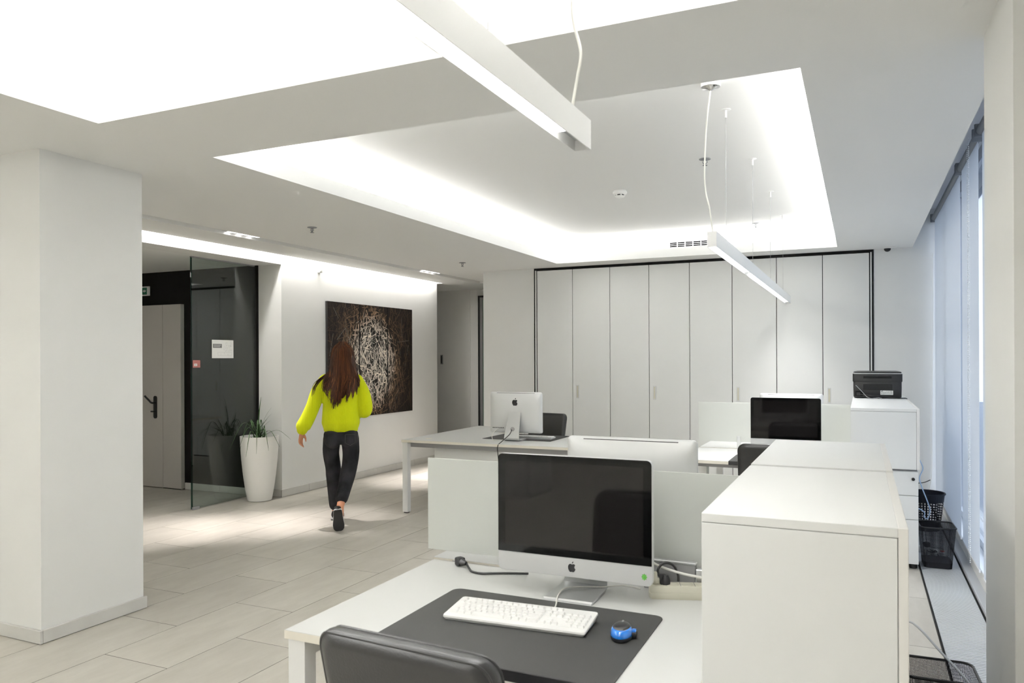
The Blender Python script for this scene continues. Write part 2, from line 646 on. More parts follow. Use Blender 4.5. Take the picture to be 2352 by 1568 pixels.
# slatted convector grille set in the floor along the window
gr = MB()
yy = 2.6
while yy < 9.0:
    gr.box(0.396, 0.652, yy, yy + 0.015, -0.012, 0.0)
    yy += 0.022
go = struct('floor_grille', MB().box(0.386, 0.391, 2.6, 9.0, -0.03, 0.001).box(0.657, 0.662, 2.6, 9.0, -0.03, 0.001)
            .box(0.391, 0.657, 2.6, 9.0, -0.03, -0.022), 'gap_black')
gr.build('slat_bed', 'grille', go, kind='stuff')
struct('trim_window_ledge', MB().rbox(0.664, 0.735, 3.19, 9.0, -0.002, 0.028, 0.004, 1), 'sill_grey')

# ---- skirting
def skirting(name, runs, h=0.078, t=0.016, step=0.9):
    base = None
    for (x0, y0, x1, y1, off) in runs:
        d = V((x1 - x0, y1 - y0, 0))
        L = d.length
        d.normalize()
        n = V((d.y, -d.x, 0))
        if base is None:
            base = struct(name, MB().add([(x0, y0, 0.001), (x0 + d.x * L, y0 + d.y * L, 0.001), (x0 + d.x * L, y0 + d.y * L, h - 0.01), (x0, y0, h - 0.01),
                                          *[(a + n.x * 0.004, b + n.y * 0.004, c) for a, b, c in ((x0, y0, 0.001), (x1, y1, 0.001), (x1, y1, h - 0.01), (x0, y0, h - 0.01))]],
                                         [(0, 1, 2, 3), (4, 5, 6, 7), (0, 1, 5, 4), (1, 2, 6, 5), (2, 3, 7, 6), (3, 0, 4, 7)]), 'grout')
        a = -off
        while a < L:
            b = min(a + step, L)
            aa = max(a, 0)
            if b - aa > 0.01:
                m = MB().rbox(aa + 0.001, b - 0.001, 0, t, 0.003, h, 0.002, 1)
                ang = math.atan2(d.y, d.x)
                m.v = [(x0 + p[0] * d.x + p[1] * n.x, y0 + p[0] * d.y + p[1] * n.y, p[2]) for p in m.v]
                m.build('skirting_tile', 'skirting', base)
            a += step
    return base


skirting('baseboard_left', [(-5.86, 6.634, -5.86, 10.08, 0.0), (-6.19, 6.65, -5.86, 6.65, 0.3)], 0.085, step=0.4585)
skirting('baseboard_pillar', [(-4.03, 2.685, -4.03, 3.346, 0), (-4.75, 2.685, -4.014, 2.685, 0)], 0.074, step=1.2)
skirting('baseboard_vestibule', [(-7.27, 6.60, -6.215, 6.60, 0.35)], 0.08, step=0.9)
skirting('baseboard_back', [(0.135, 8.97, 0.72, 8.97, 0)], 0.08)

# ---- window, mullions, glass, outside
wn = struct('window_1', MB().box(0.80, 0.86, 3.19, 9.0, 0.125, 0.19).box(0.80, 0.86, 3.19, 9.0, 2.96, 3.06), 'sill_grey')
for y in (3.19, 4.60, 7.90, 8.94):
    MB().box(0.80, 0.86, y, y + 0.06, 0.19, 2.96).build('mullion', 'sill_grey', wn)
for y0, y1 in ((3.25, 4.60), (4.66, 7.90), (7.96, 8.94)):
    MB().box(0.826, 0.834, y0, y1, 0.19, 2.96).build('pane', 'window_glass', wn)
struct('trim_window_sill', MB().rbox(0.715, 0.80, 3.19, 9.0, 0.115, 0.135, 0.003, 1), 'metal_white')
struct('outside_ground', MB().box(1.1, 40, -30, 40, -0.6, -0.5), 'outside')
struct('outside_shade_block', MB().box(6.0, 12, 3.0, 30, -0.5, 1.3).box(7.0, 12, 14.0, 30, 1.3, 5.5), 'outside')  # unseen blocks, added to darken the lower part of the blinds

# ---- frosted glass corridor door and flush pull of the plain corridor door
dr = struct('door_1', MB().box(-5.735, -4.55, 11.20, 11.25, 2.54, 2.57).box(-5.735, -5.70, 11.20, 11.25, 0, 2.54), 'frame_dark')
MB().box(-5.70, -4.55, 11.215, 11.235, 0.0, 2.54).build('door_leaf', 'frosted_green', dr)
MB().box(-5.70, -5.655, 11.205, 11.215, 0.0, 2.54).build('stile', 'metal_grey', dr)
MB().box(-5.655, -4.55, 11.205, 11.215, 2.50, 2.54).build('rail', 'metal_grey', dr)
d2 = struct('door_2', MB().box(-6.62, -5.9, 11.236, 11.249, 0.002, 2.676), 'paint')
MB().rbox(-6.462, -6.418, 11.222, 11.238, 1.44, 1.60, 0.003, 1).build('flush_pull', 'metal_grey', d2)
MB().rbox(-6.450, -6.430, 11.219, 11.224, 1.455, 1.585, 0.002, 1).build('recess', 'black_matte', d2)

# ---- vestibule door
d3 = struct('door_3', MB().rbox(-7.578, -7.285, 6.545, 6.60, 0.008, 2.19, 0.003, 1), 'door_grey')
MB().rbox(-8.42, -7.583, 6.545, 6.60, 0.008, 2.19, 0.003, 1).build('door_leaf', 'door_grey', d3)
hp = MB()
hp.loft([[(-7.70 + a, yv, 0.966 + b) for a, b in rrect(0.05, 0.27, 0.024)] for yv in (6.545, 6.533)])
hpo = hp.build('handle_plate', 'black_plastic', d3, 40)
MB().tube([(-7.70, 6.535, 1.02), (-7.70, 6.485, 1.02), (-7.735, 6.478, 1.05), (-7.80, 6.476, 1.10)], [0.010, 0.010, 0.011, 0.012], 10, smooth=4).build('lever', 'black_plastic', hpo, 50)
MB().tube([(-7.70, 6.535, 0.915), (-7.70, 6.51, 0.915), (-7.735, 6.508, 0.915)], 0.009, 8).build('thumb_turn', 'black_plastic', hpo, 50)
MB().box(-7.577, -7.284, 6.543, 6.545, 0.002, 0.008).build('threshold_seal', 'gap_black', d3)

# ---- glass screen beside the planter
gp = thing('glass_screen', 'clear frameless glass partition panel standing between planter and black wall', 'glass panel', (-6.2, 6.15, 0))
MB().box(-0.005, 0.005, -0.44, 0.445, 0.012, 2.578).build('pane', 'clear_glass', gp)
MB().box(-0.006, 0.006, -0.452, -0.44, 0.012, 2.578).build('polished_edge', 'glass_edge', gp)
MB().box(-0.011, 0.011, 0.445, 0.45, 0.0, 2.59).build('wall_channel', 'frame_dark', gp)
MB().rbox(-0.018, 0.018, -0.45, -0.36, 0.0, 0.03, 0.003, 1).build('floor_clamp', 'metal_grey', gp)
MB().box(-0.012, 0.012, -0.45, 0.44, 2.576, 2.589).build('top_channel', 'metal_grey', gp)
ev = thing('evacuation_plan', 'white evacuation plan sheet stuck on the glass partition', 'notice', (-6.19, 6.118, 1.645))
MB().box(-0.003, 0.0, -0.15, 0.15, -0.097, 0.097).build('sheet', 'paper', ev)
pl = MB()
pl.box(0.0, 0.0006, -0.138, -0.015, 0.012, 0.054)
pl.build('header_block', 'print_grey', ev)
pq = MB()
for zz in (0.041, 0.027):
    pq.box(0.0006, 0.001, -0.128, -0.027 if zz > 0.03 else -0.04, zz - 0.004, zz + 0.004)
pq.build('header_line', 'print_light', ev)
rnd = random.Random(4)
ln = MB()
for _ in range(46):
    a, b = rnd.uniform(0.01, 0.125), rnd.uniform(-0.03, 0.065)
    if rnd.random() < 0.5:
        ln.box(0.0, 0.0005, a, a + rnd.uniform(0.006, 0.03), b, b + 0.0012)
    else:
        ln.box(0.0, 0.0005, a, a + 0.0012, b, b + rnd.uniform(0.006, 0.02))
for a0, a1, b0, b1 in ((-0.07, 0.125, -0.07, -0.0685), (-0.07, 0.125, -0.036, -0.0345), (-0.07, -0.0685, -0.07, -0.035), (0.1235, 0.125, -0.07, -0.035), (-0.03, -0.0285, -0.07, -0.05), (0.02, 0.0215, -0.055, -0.035), (0.07, 0.0715, -0.07, -0.05)):
    ln.box(0.0, 0.0005, a0, a1, b0, b1)
ln.build('plan_lines', 'print_light', ev)
rs = thing('red_notice', 'small red sticker on the free edge of the glass partition', 'notice', (-6.194, 5.766, 1.49))
MB().box(-0.001, 0.0, -0.048, 0.048, -0.038, 0.038).build('sticker', 'red_print', rs)
MB().box(0.0, 0.0006, -0.032, 0.008, -0.022, 0.002).build('white_box', 'paper', rs)
MB().box(0.0006, 0.001, -0.026, 0.002, -0.013, -0.008).build('text_line', 'print_grey', rs)
ex = thing('exit_sign', 'green and white exit sign on the black wall above the door', 'sign', (-8.0, 6.60, 2.37))
MB().rbox(-0.152, 0.152, -0.02, 0.0, -0.057, 0.057, 0.003, 1).build('frame', 'paper', ex)
MB().box(-0.132, 0.118, -0.0215, -0.02, -0.042, 0.042).build('green_panel', 'green_sign', ex)
fg = MB()
fg.prism([(0.05, 0.0), (0.075, 0.02), (0.075, 0.008), (0.10, 0.008), (0.10, -0.008), (0.075, -0.008), (0.075, -0.02)], -0.023, -0.0215, 'y')
fg.build('arrow', 'paper', ex)
fg = MB()
fg.prism([(-0.05, 0.03), (-0.03, 0.03), (-0.03, 0.015), (-0.05, 0.015)], -0.023, -0.0215, 'y')
fg.build('figure_head', 'paper', ex)
fg = MB()
fg.prism([(-0.06, 0.012), (-0.02, 0.012), (-0.01, -0.01), (-0.02, -0.03), (-0.03, -0.012), (-0.05, -0.035), (-0.07, -0.03), (-0.05, -0.01)], -0.023, -0.0215, 'y')
fg.build('figure_body', 'paper', ex)

# ================================================================== LIGHTS THAT SHOW
def pendant(y0, y1, label, power, wires, cable, rose):
    L = y1 - y0
    t = thing('linear_pendant', label, 'pendant lamp', (LX, (y0 + y1) / 2, 2.114), 0, 'linear pendant lamps over the desks')
    h = L / 2
    w = 0.0245
    m = MB()
    m.box(-w, -w + 0.003, -h, h, 0, 0.082).box(w - 0.003, w, -h, h, 0, 0.082).box(-w + 0.003, w - 0.003, -h, h, 0.079, 0.082)
    m.build('housing', 'metal_white', t)
    MB().box(-w, w, -h - 0.003, -h, 0, 0.082).build('end_cap', 'metal_white', t)
    MB().box(-w, w, h, h + 0.003, 0, 0.082).build('end_cap', 'metal_white', t)
    nseg = 3
    seg = L / nseg
    for i in range(nseg):
        a = -h + i * seg + 0.16
        b = -h + (i + 1) * seg - 0.16
        MB().box(-w + 0.004, w - 0.004, a, b, 0.010, 0.016).build('diffuser', 'lens', t)
    MB().box(-w + 0.003, w - 0.003, -h, h, 0.030, 0.034).build('reflector', 'reflector', t)
    for i in range(nseg):
        a = -h + (i + 0.5) * seg
        area('pendant_lamp_light', (LX, (y0 + y1) / 2 + a, 2.114 + 0.004), 0.034, seg - 0.3, power / nseg, spread=R(110))
    for y in wires:
        yy = y - (y0 + y1) / 2
        MB().tube([(0.017, yy, 0.082), (0.017, yy, ZU - 2.114 - 0.03)], 0.0011, 5).build('suspension_wire', 'metal_grey', t)
        MB().lathe([(0.007, -0.045), (0.007, -0.004), (0.028, -0.002), (0.028, 0)], (0.017, yy, ZU - 2.114), 14).build('wire_anchor', 'metal_white', t, 40)
    cy = (y0 + y1) / 2
    MB().tube([(p[0] - LX, p[1] - cy, p[2] - 2.114) for p in cable], 0.0042, 8, smooth=6).build('power_cable', 'cable_white', t, 60)
    if rose:
        MB().lathe([(0.05, -0.028), (0.05, 0.0)], (rose[0] - LX, rose[1] - cy, ZU - 2.114), 24).build('ceiling_rose', 'metal_white', t, 40)
        MB().lathe([(0.006, -0.045), (0.012, -0.04), (0.046, -0.0295), (0.046, -0.028)], (rose[0] - LX, rose[1] - cy, ZU - 2.114), 24).build('rose_plate', 'chrome', t, 40)
    return t


pendant(4.085, 8.755, 'white linear pendant lamp hanging beyond, in front of the wardrobe doors', 17, (4.45, 5.63, 6.805, 7.96),
        [(-0.708, 4.115, 2.196), (-0.721, 4.1, 2.316), (-0.741, 4.1, 2.41), (-0.743, 4.08, 2.526), (-0.726, 4.04, 2.74), (-0.69, 3.967, 2.91)], (-0.69, 3.967))
pendant(-2.64, 2.03, 'near white linear pendant lamp crossing the top of the view', 7, (-2.2, -1.0, 0.2, 1.4),
        [(-0.69, 1.9, 2.196), (-0.676, 1.9, 2.27), (-0.666, 1.9, 2.335), (-0.683, 1.9, 2.407), (-0.690, 1.9, 2.477), (-0.70, 1.92, 2.7), (-0.69, 1.95, 2.91)], (-0.69, 1.95))


def downlight(y0, label, tilt, power, cone):
    t = thing('downlight_cluster', label, 'downlight', (-5.195, y0, 2.70), 0, 'recessed downlight clusters in the ceiling slot')
    MB().box(-0.072, 0.072, -0.21, 0.21, 0.010, 0.032).build('housing', 'roller_grey', t)
    for i in range(3):
        for j in (-1, 1):
            c = (j * 0.036, -0.135 + i * 0.135, -0.012 + (0.010 if j < 0 else 0))
            m = MB().lathe([(0.034, 0.0), (0.034, 0.024)], c, 18)
            lo = m.build('lamp_ring', 'metal_white', t, 40)
            MB().lathe([(0.030, -0.003), (0.030, 0.0)], c, 18).build('lens', 'lens_down', lo)
    for k, (dx, dy) in enumerate(tilt):
        l = bpy.data.lights.new('downlight_lamp', 'SPOT')
        l.energy, l.spot_size, l.spot_blend, l.shadow_soft_size, l.color = power, R(cone), 0.95, 0.01, (1, 0.93, 0.91)
        o = bpy.data.objects.new('downlight_lamp', l)
        o.location = (-5.195, y0 + (k - 1) * 0.13, 2.672)
        dv = V((dx, dy, -2.67))
        o.rotation_euler = dv.to_track_quat('-Z', 'Y').to_euler()
        C.objects.link(o)


downlight(5.40, 'bright six-lamp downlight cluster in the ceiling slot near the glass partition', [(-0.50, -0.38), (0.05, -0.05), (0.50, 0.33)], 175, 37)
downlight(8.80, 'small six-lamp downlight cluster in the ceiling slot at the far corridor', [(0.15, -0.4), (0.2, 0.1), (0.3, 0.4)], 260, 34)

# ================================================================== CEILING FITTINGS
def sprinkler(x, y, z, label):
    t = thing('sprinkler', label, 'sprinkler', (x, y, z), 0, 'ceiling sprinklers')
    MB().lathe([(0.018, -0.008), (0.040, -0.004), (0.042, 0.0)], n=20).build('escutcheon', 'roller_grey', t, 40)
    m = MB().tube([(-0.012, 0, -0.008), (-0.016, 0, -0.025), (0, 0, -0.042)], 0.003, 6)
    m.tube([(0.012, 0, -0.008), (0.016, 0, -0.025), (0, 0, -0.042)], 0.003, 6)
    m.tube([(0, 0, -0.006), (0, 0, -0.044)], 0.004, 6)
    m.build('frame_arms', 'roller_grey', t, 50, kind='stuff')
    MB().lathe([(0.017, -0.047), (0.017, -0.044)], n=14).build('deflector', 'roller_grey', t, 40)


sprinkler(-4.322, 5.295, ZC, 'sprinkler on the lower ceiling above the walking person')
sprinkler(-4.307, 8.013, ZC, 'sprinkler on the lower ceiling nearest the corridor opening')
sprinkler(-0.997, 5.485, ZU, 'larger looking sprinkler on the raised ceiling behind the lamp cable')
sprinkler(-0.993, 8.349, ZU, 'small sprinkler on the raised ceiling above the far lamp')
sd = thing('smoke_detector', 'round white smoke detector in the middle of the raised ceiling', 'smoke detector', (-1.836, 6.218, ZU))
MB().lathe([(0.046, -0.034), (0.052, -0.028), (0.058, -0.026), (0.060, -0.012), (0.052, 0.0)], n=28).build('base', 'white_plastic', sd, 40)
MB().lathe([(0.036, -0.046), (0.036, -0.032)], n=24).build('vent_ring', 'black_matte', sd, 40)
MB().lathe([(0.018, -0.060), (0.034, -0.055), (0.042, -0.046), (0.042, -0.044)], n=24).build('cap', 'white_plastic', sd, 40)
for i in range(6):
    a = i * PI / 3
    MB().cyl((0.038 * math.cos(a), 0.038 * math.sin(a), 0), 0.006, -0.047, -0.032, 8).build('rib', 'white_plastic', sd)
vg = thing('air_grille', 'white slotted air grille at the back of the lit ceiling recess', 'vent', (-1.74, 8.82, 2.833))
MB().box(-0.27, 0.27, -0.012, 0.0, -0.042, -0.036).box(-0.27, 0.27, -0.012, 0.0, 0.036, 0.042).build('frame', 'metal_white', vg, kind='stuff')
MB().box(-0.27, 0.27, -0.003, -0.001, -0.036, 0.036).build('dark_back', 'slot_shade', vg)  # flat black sheet painted as the shaded depth behind the blades
for k in range(4):
    MB().box(-0.27, 0.27, -0.014, -0.003, -0.0245 + k * 0.0195, -0.0195 + k * 0.0195).build('blade', 'metal_grey', vg)
for k in range(7):
    MB().box(-0.27 + k * 0.09 - 0.004, -0.27 + k * 0.09 + 0.004, -0.013, -0.003, -0.036, 0.036).build('divider', 'metal_grey', vg)
cm = thing('dome_camera', 'small white dome camera on the ceiling right of the wardrobe', 'security camera', (0.273, 8.86, ZC))
MB().rbox(-0.055, 0.075, -0.045, 0.045, -0.014, 0.0, 0.004, 2).build('mount', 'white_plastic', cm, 40)
MB().lathe([(0.008, -0.046), (0.022, -0.040), (0.032, -0.026), (0.034, -0.012)], (-0.012, 0, 0), 20).build('dome', 'black_plastic', cm, 50)
ms = thing('wall_sensor', 'tiny white motion sensor high on the picture wall', 'sensor', (-5.86, 7.30, 2.61))
MB().rbox(0.0, 0.035, -0.03, 0.03, -0.05, 0.05, 0.006, 2).build('body', 'white_plastic', ms, 40)
MB().rbox(0.033, 0.042, -0.018, 0.018, -0.035, 0.012, 0.004, 2).build('lens', 'paper', ms, 40)

# ================================================================== WARDROBE
wd = thing('built_in_wardrobe', 'full height white built-in wardrobe with eight doors and black shadow gap', 'wardrobe', (-1.825, 8.96, 0))
x0w, x1w = -3.782 + 1.825, 0.130 + 1.825
MB().box(x0w, x1w, 0.0195, 0.5, 0.0, ZC - 0.001).build('carcass', 'gap_black', wd)
MB().box(x0w, x0w + 0.016, -0.003, 0.0195, 0.0, ZC - 0.001).build('shadow_gap', 'gap_black', wd)
MB().box(x1w - 0.016, x1w, -0.003, 0.0195, 0.0, ZC - 0.001).build('shadow_gap', 'gap_black', wd)
MB().box(x0w + 0.016, x1w - 0.016, -0.003, 0.0195, ZC - 0.027, ZC - 0.001).build('shadow_gap', 'gap_black', wd)
MB().box(x0w + 0.016, x0w + 0.030, -0.004, 0.0190, 0.0, ZC - 0.028).build('jamb', 'wood_white', wd)
MB().box(x1w - 0.030, x1w - 0.016, -0.004, 0.0190, 0.0, ZC - 0.028).build('jamb', 'wood_white', wd)
edges = [-3.741, -3.262, -2.778, -2.293, -1.812, -1.329, -0.848, -0.371, 0.092]
for i in range(8):
    a, b = edges[i] + 1.825 + 0.0035, edges[i + 1] + 1.825 - 0.0035
    d = MB().rbox(a, b, -0.004, 0.018, 0.02, ZC - 0.034, 0.0015, 1).build('door', 'wood_white', wd)
    if i % 2 == 1:
        MB().rbox(a + 0.042, a + 0.078, -0.007, -0.003, 1.035, 1.20, 0.001, 1).build('flush_pull', 'aluminium', d)
        MB().box(a + 0.050, a + 0.070, -0.0075, -0.006, 1.045, 1.19).build('pull_recess', 'beige_plastic', d)

# ================================================================== PICTURE (three panels)
def art_color(y, z, rnd):
    dy, dz = (y - 8.36) / 0.60, (z - 1.50) / 0.70
    d = math.sqrt(dy * dy + dz * dz)
    k = max(0.0, min(1.0, 1.42 - d))
    k = k * k * (3 - 2 * k)
    base = V((0.055, 0.034, 0.022))
    warm = V((0.30, 0.185, 0.11))
    cream = V((0.80, 0.72, 0.62))
    c = base.lerp(warm, min(1, k * 1.7)) if k < 0.5 else warm.lerp(cream, (k - 0.5) * 2)
    c = c * rnd.choice((0.10, 0.35, 0.8, 1.0, 1.25))
    if rnd.random() < 0.03:
        c = V((0.5, 0.45, 0.38)) * max(0.25, k)
    return tuple(c), k


rnd = random.Random(11)
names = ('leftmost dark straw picture panel, partly behind the head of the walking person', 'middle straw picture panel with the brightest cream straws',
         'rightmost dark straw picture panel, nearest the corridor')
for pi, (ya, yb) in enumerate(((7.418, 8.054), (8.070, 8.692), (8.708, 9.322))):
    z0, z1 = 0.796, 2.234
    t = thing('picture_panel', names[pi], 'picture', (-5.86, (ya + yb) / 2, (z0 + z1) / 2), 0, 'three panels of the straw picture')
    cy, cz = (ya + yb) / 2, (z0 + z1) / 2
    hy, hz = (yb - ya) / 2, (z1 - z0) / 2
    MB().box(0.001, 0.03, -hy, hy, -hz, hz).build('canvas', 'frame_dark', t)
    m = MB()
    m.add([(0.0304, -hy, -hz), (0.0304, hy, -hz), (0.0304, hy, hz), (0.0304, -hy, hz)], [(0, 1, 2, 3)], (0.012, 0.008, 0.006))
    n = 0
    while n < 820:
        y, z = rnd.uniform(ya, yb), rnd.uniform(z0, z1)
        col, k = art_color(y, z, rnd)
        if rnd.random() > 0.35 + 0.65 * k:
            n += 0.4
            continue
        n += 1
        L = rnd.uniform(0.025, 0.085) if k > 0.3 else rnd.uniform(0.04, 0.18)
        w = rnd.uniform(0.0026, 0.0072) * (1.15 if k > 0.5 else 0.8)
        # straws lean around the bright core
        a = rnd.uniform(0, PI) if rnd.random() < 0.45 else math.atan2((z - 1.5) / 0.66, (y - 8.36) / 0.62) + PI / 2 + rnd.gauss(0, 0.5)
        if rnd.random() < 0.4:
            a = PI / 2 + rnd.gauss(0, 0.45)
        dy, dz = math.cos(a), math.sin(a)
        q = []
        for s1, s2 in ((-1, -1), (1, -1), (1, 1), (-1, 1)):
            py = y + s1 * dy * L - s2 * dz * w - cy
            pz = z + s1 * dz * L + s2 * dy * w - cz
            q.append((0.0306 + 0.0004 * (n / 820), max(-hy, min(hy, py)), max(-hz, min(hz, pz))))
        m.add(q, [(0, 1, 2, 3)], col)
    m.build('printed_face', 'print_ink', t, kind='stuff')

# ================================================================== PLANTER
pt = thing('planter', 'tall tapered white planter with grassy plant beside the glass partition', 'planter', (-5.965, 6.415, 0))
prof = [(0.118, 0.0), (0.128, 0.006), (0.150, 0.12), (0.172, 0.28), (0.190, 0.45), (0.199, 0.60), (0.203, 0.69), (0.204, 0.70), (0.196, 0.70), (0.192, 0.66)]
MB().lathe(prof, n=40, cap=False).build('pot', 'ceramic', pt, 40)
MB().lathe([(0.001, 0.652), (0.1925, 0.655), (0.1925, 0.66)], n=30, cap=False).build('soil', 'soil', pt)
rnd = random.Random(3)
specs = [(0.35, 0.47, 0.10, 4.3), (0.55, 0.36, 0.20, 5.1), (0.30, 0.22, 0.25, 4.9), (0.5, 0.28, 0.35, 5.6), (0.45, 0.22, 0.38, 6.0)]
for i in range(30):
    if i < 5:
        L, up, out, a = 0, specs[i][1], specs[i][2] * 0.7, specs[i][3] - 4.6
    else:
        a = rnd.uniform(0, 2 * PI)
        up = rnd.uniform(0.02, 0.22)
        out = rnd.uniform(0.22, 0.48)
    dirv = V((math.cos(a), math.sin(a), 0))
    if dirv.y > 0.2 or dirv.x < -0.3:
        out = min(out, 0.15)
    if dirv.y > 0.1:
        out = min(out, 0.18 / max(dirv.y, 0.1))
    st = V((rnd.uniform(-0.05, 0.05), rnd.uniform(-0.05, 0.05), 0.655))
    droop = 0 if i < 5 else rnd.uniform(0.05, 0.34)
    pts = [st, st + dirv * out * 0.25 + V((0, 0, up * 0.65)), st + dirv * out * 0.6 + V((0, 0, up)), st + dirv * out + V((0, 0, up - droop))]
    if i < 5:
        pts = [st, st + dirv * out * 0.2 + V((0, 0, up * 0.4)), st + dirv * out * 0.55 + V((0, 0, up * 0.75)), st + dirv * out + V((0, 0, up))]
    P, Q = spline(pts, [0.0045, 0.007, 0.0055, 0.0008], 5)
    side = dirv.cross(V((0, 0, 1))).normalized()
    ring = []
    for p, q in zip(P, Q):
        ring.append([p - side * q, p + V((0, 0, -0.35 * q)), p + side * q, p + V((0, 0, -0.15 * q))])
    MB().loft(ring).build('leaf', 'leaf', pt, 60)

# ================================================================== DESKS
def desk(name, label, x0, x1, y0, y1, group, legs_near=True):
    t = thing(name, label, 'desk', ((x0 + x1) / 2, (y0 + y1) / 2, 0), 0, group)
    a, b, c, d = x0 - (x0 + x1) / 2, x1 - (x0 + x1) / 2, y0 - (y0 + y1) / 2, y1 - (y0 + y1) / 2
    MB().box(a + 0.001, b - 0.001, c + 0.001, d - 0.001, 0.7285, 0.7300).build('desktop', 'desk_white', t)
    MB().box(a, b, c, d, 0.705, 0.7285).build('edge_band', 'edge_cream', t)
    for lx in (a + 0.012, b - 0.072):
        MB().box(lx, lx + 0.06, c + 0.004, c + 0.054, 0.012, 0.704).build('leg', 'metal_white', t)
        MB().box(lx, lx + 0.06, d - 0.054, d - 0.004, 0.012, 0.704).build('leg', 'metal_white', t)
        MB().box(lx, lx + 0.06, c + 0.054, d - 0.054, 0.655, 0.704).build('side_rail', 'metal_white', t)
        for yy in (c + 0.029, d - 0.029):
            MB().cyl((lx + 0.03, yy, 0), 0.022, 0.0, 0.012, 12).build('foot', 'black_plastic', t)
    MB().box(a + 0.072, b - 0.072, c + 0.12, c + 0.16, 0.665, 0.704).build('beam', 'metal_grey', t)
    MB().box(a + 0.072, b - 0.072, d - 0.16, d - 0.12, 0.665, 0.704).build('beam', 'metal_grey', t)
    return t


desk('desk', 'near white desk carrying the large computer and black desk pad', -1.555, -0.36, 1.772, 2.632, 'white office desks')
desk('desk', 'white desk behind the frosted divider, mostly hidden by the near computer', -1.575, -0.36, 2.672, 3.53, 'white office desks')
desk('desk', 'white desk before the distant right computer, black chair pushed to it', -1.315, -0.075, 6.05, 6.91, 'white office desks')
desk('desk', 'white desk behind the far right frosted divider', -1.32, -0.075, 6.95, 7.81, 'white office desks')
# aluminium profile between the paired desks
tag(MB().rbox(-1.57, -0.37, 2.634, 2.670, 0.66, 0.722, 0.002, 1).build('cable_channel', 'aluminium'), 'aluminium cable channel in the gap between the two near desks', 'cable channel')
tag(MB().rbox(-1.31, -0.08, 6.912, 6.948, 0.66, 0.722, 0.002, 1).build('cable_channel', 'aluminium'), 'aluminium cable channel in the gap between the two far right desks', 'cable channel')

# executive desk with return, far left
ed = thing('corner_desk', 'white L-shaped desk with square legs at the back by the corridor', 'desk', (-3.24, 6.9, 0))
top = [(-4.155, 6.435), (-2.33, 6.435), (-2.33, 7.37), (-3.55, 7.37), (-3.55, 8.12), (-4.155, 8.12)]
lp = [(a + 3.24, b - 6.9) for a, b in top]
MB().prism(lp, 0.7285, 0.730).build('desktop', 'desk_white', ed)
MB().prism(lp, 0.704, 0.7285).build('edge_band', 'edge_cream', ed)
for (lx, ly) in ((-4.148, 6.442), (-4.148, 8.05), (-2.40, 6.442), (-2.40, 7.30), (-3.62, 8.05)):
    MB().rbox(lx + 3.24, lx + 3.30, ly - 6.9, ly - 6.84, 0.012, 0.703, 0.002, 1).build('leg', 'metal_white', ed)
    MB().box(lx + 3.25, lx + 3.29, ly - 6.89, ly - 6.85, 0.0, 0.012).build('foot', 'black_plastic', ed)
MB().box(-4.148 + 3.24, -4.088 + 3.24, 6.502 - 6.9, 8.05 - 6.9, 0.66, 0.703).build('side_rail', 'metal_white', ed)
MB().box(-2.40 + 3.24, -2.34 + 3.24, 6.502 - 6.9, 7.30 - 6.9, 0.66, 0.703).build('side_rail', 'metal_white', ed)
MB().box(-4.085 + 3.24, -2.405 + 3.24, 6.50 - 6.9, 6.54 - 6.9, 0.655, 0.703).build('beam', 'metal_grey', ed)
MB().box(-3.86 + 3.24, -2.50 + 3.24, 6.58 - 6.9, 6.60 - 6.9, 0.25, 0.655).build('modesty_panel', 'wood_white', ed)
MB().cyl((-3.95 + 3.24, 6.62 - 6.9, 0), 0.035, 0.730, 0.7315, 20).build('cable_grommet', 'edge_cream', ed)

# dividers
def divider(x0, x1, y, z0, z1, label):
    t = thing('desk_divider', label, 'divider', ((x0 + x1) / 2, y, 0), 0, 'frosted desk dividers')
    h = (x1 - x0) / 2
    MB().rbox(-h, h, -0.004, 0.004, z0, z1, 0.001, 1).build('frosted_pane', 'frosted', t)
    for xx in (-h + 0.35, h - 0.30):
        MB().rbox(xx - 0.015, xx + 0.015, -0.010, 0.010, 0.722, z0 + 0.05, 0.002, 1).build('clamp', 'aluminium', t)


divider(-1.585, -0.372, 2.652, 0.768, 1.133, 'frosted glass divider right behind the near computer')
divider(-1.325, -0.075, 6.93, 0.79, 1.135, 'frosted glass divider behind the far right computer')
sb = thing('socket_rail', 'grey metal socket rail behind the near computer beside the cabinet', 'socket rail', (-0.58, 2.622, 0.73))
MB().rbox(-0.11, 0.068, -0.012, 0.012, 0.0, 0.098, 0.002, 1).build('rail_body', 'metal_grey', sb)
MB().rbox(-0.112, 0.070, -0.015, 0.013, 0.096, 0.103, 0.001, 1).build('rail_lip', 'aluminium', sb)
MB().rbox(0.070, 0.095, -0.02, 0.012, 0.0, 0.085, 0.003, 1).build('end_bracket', 'aluminium', sb)

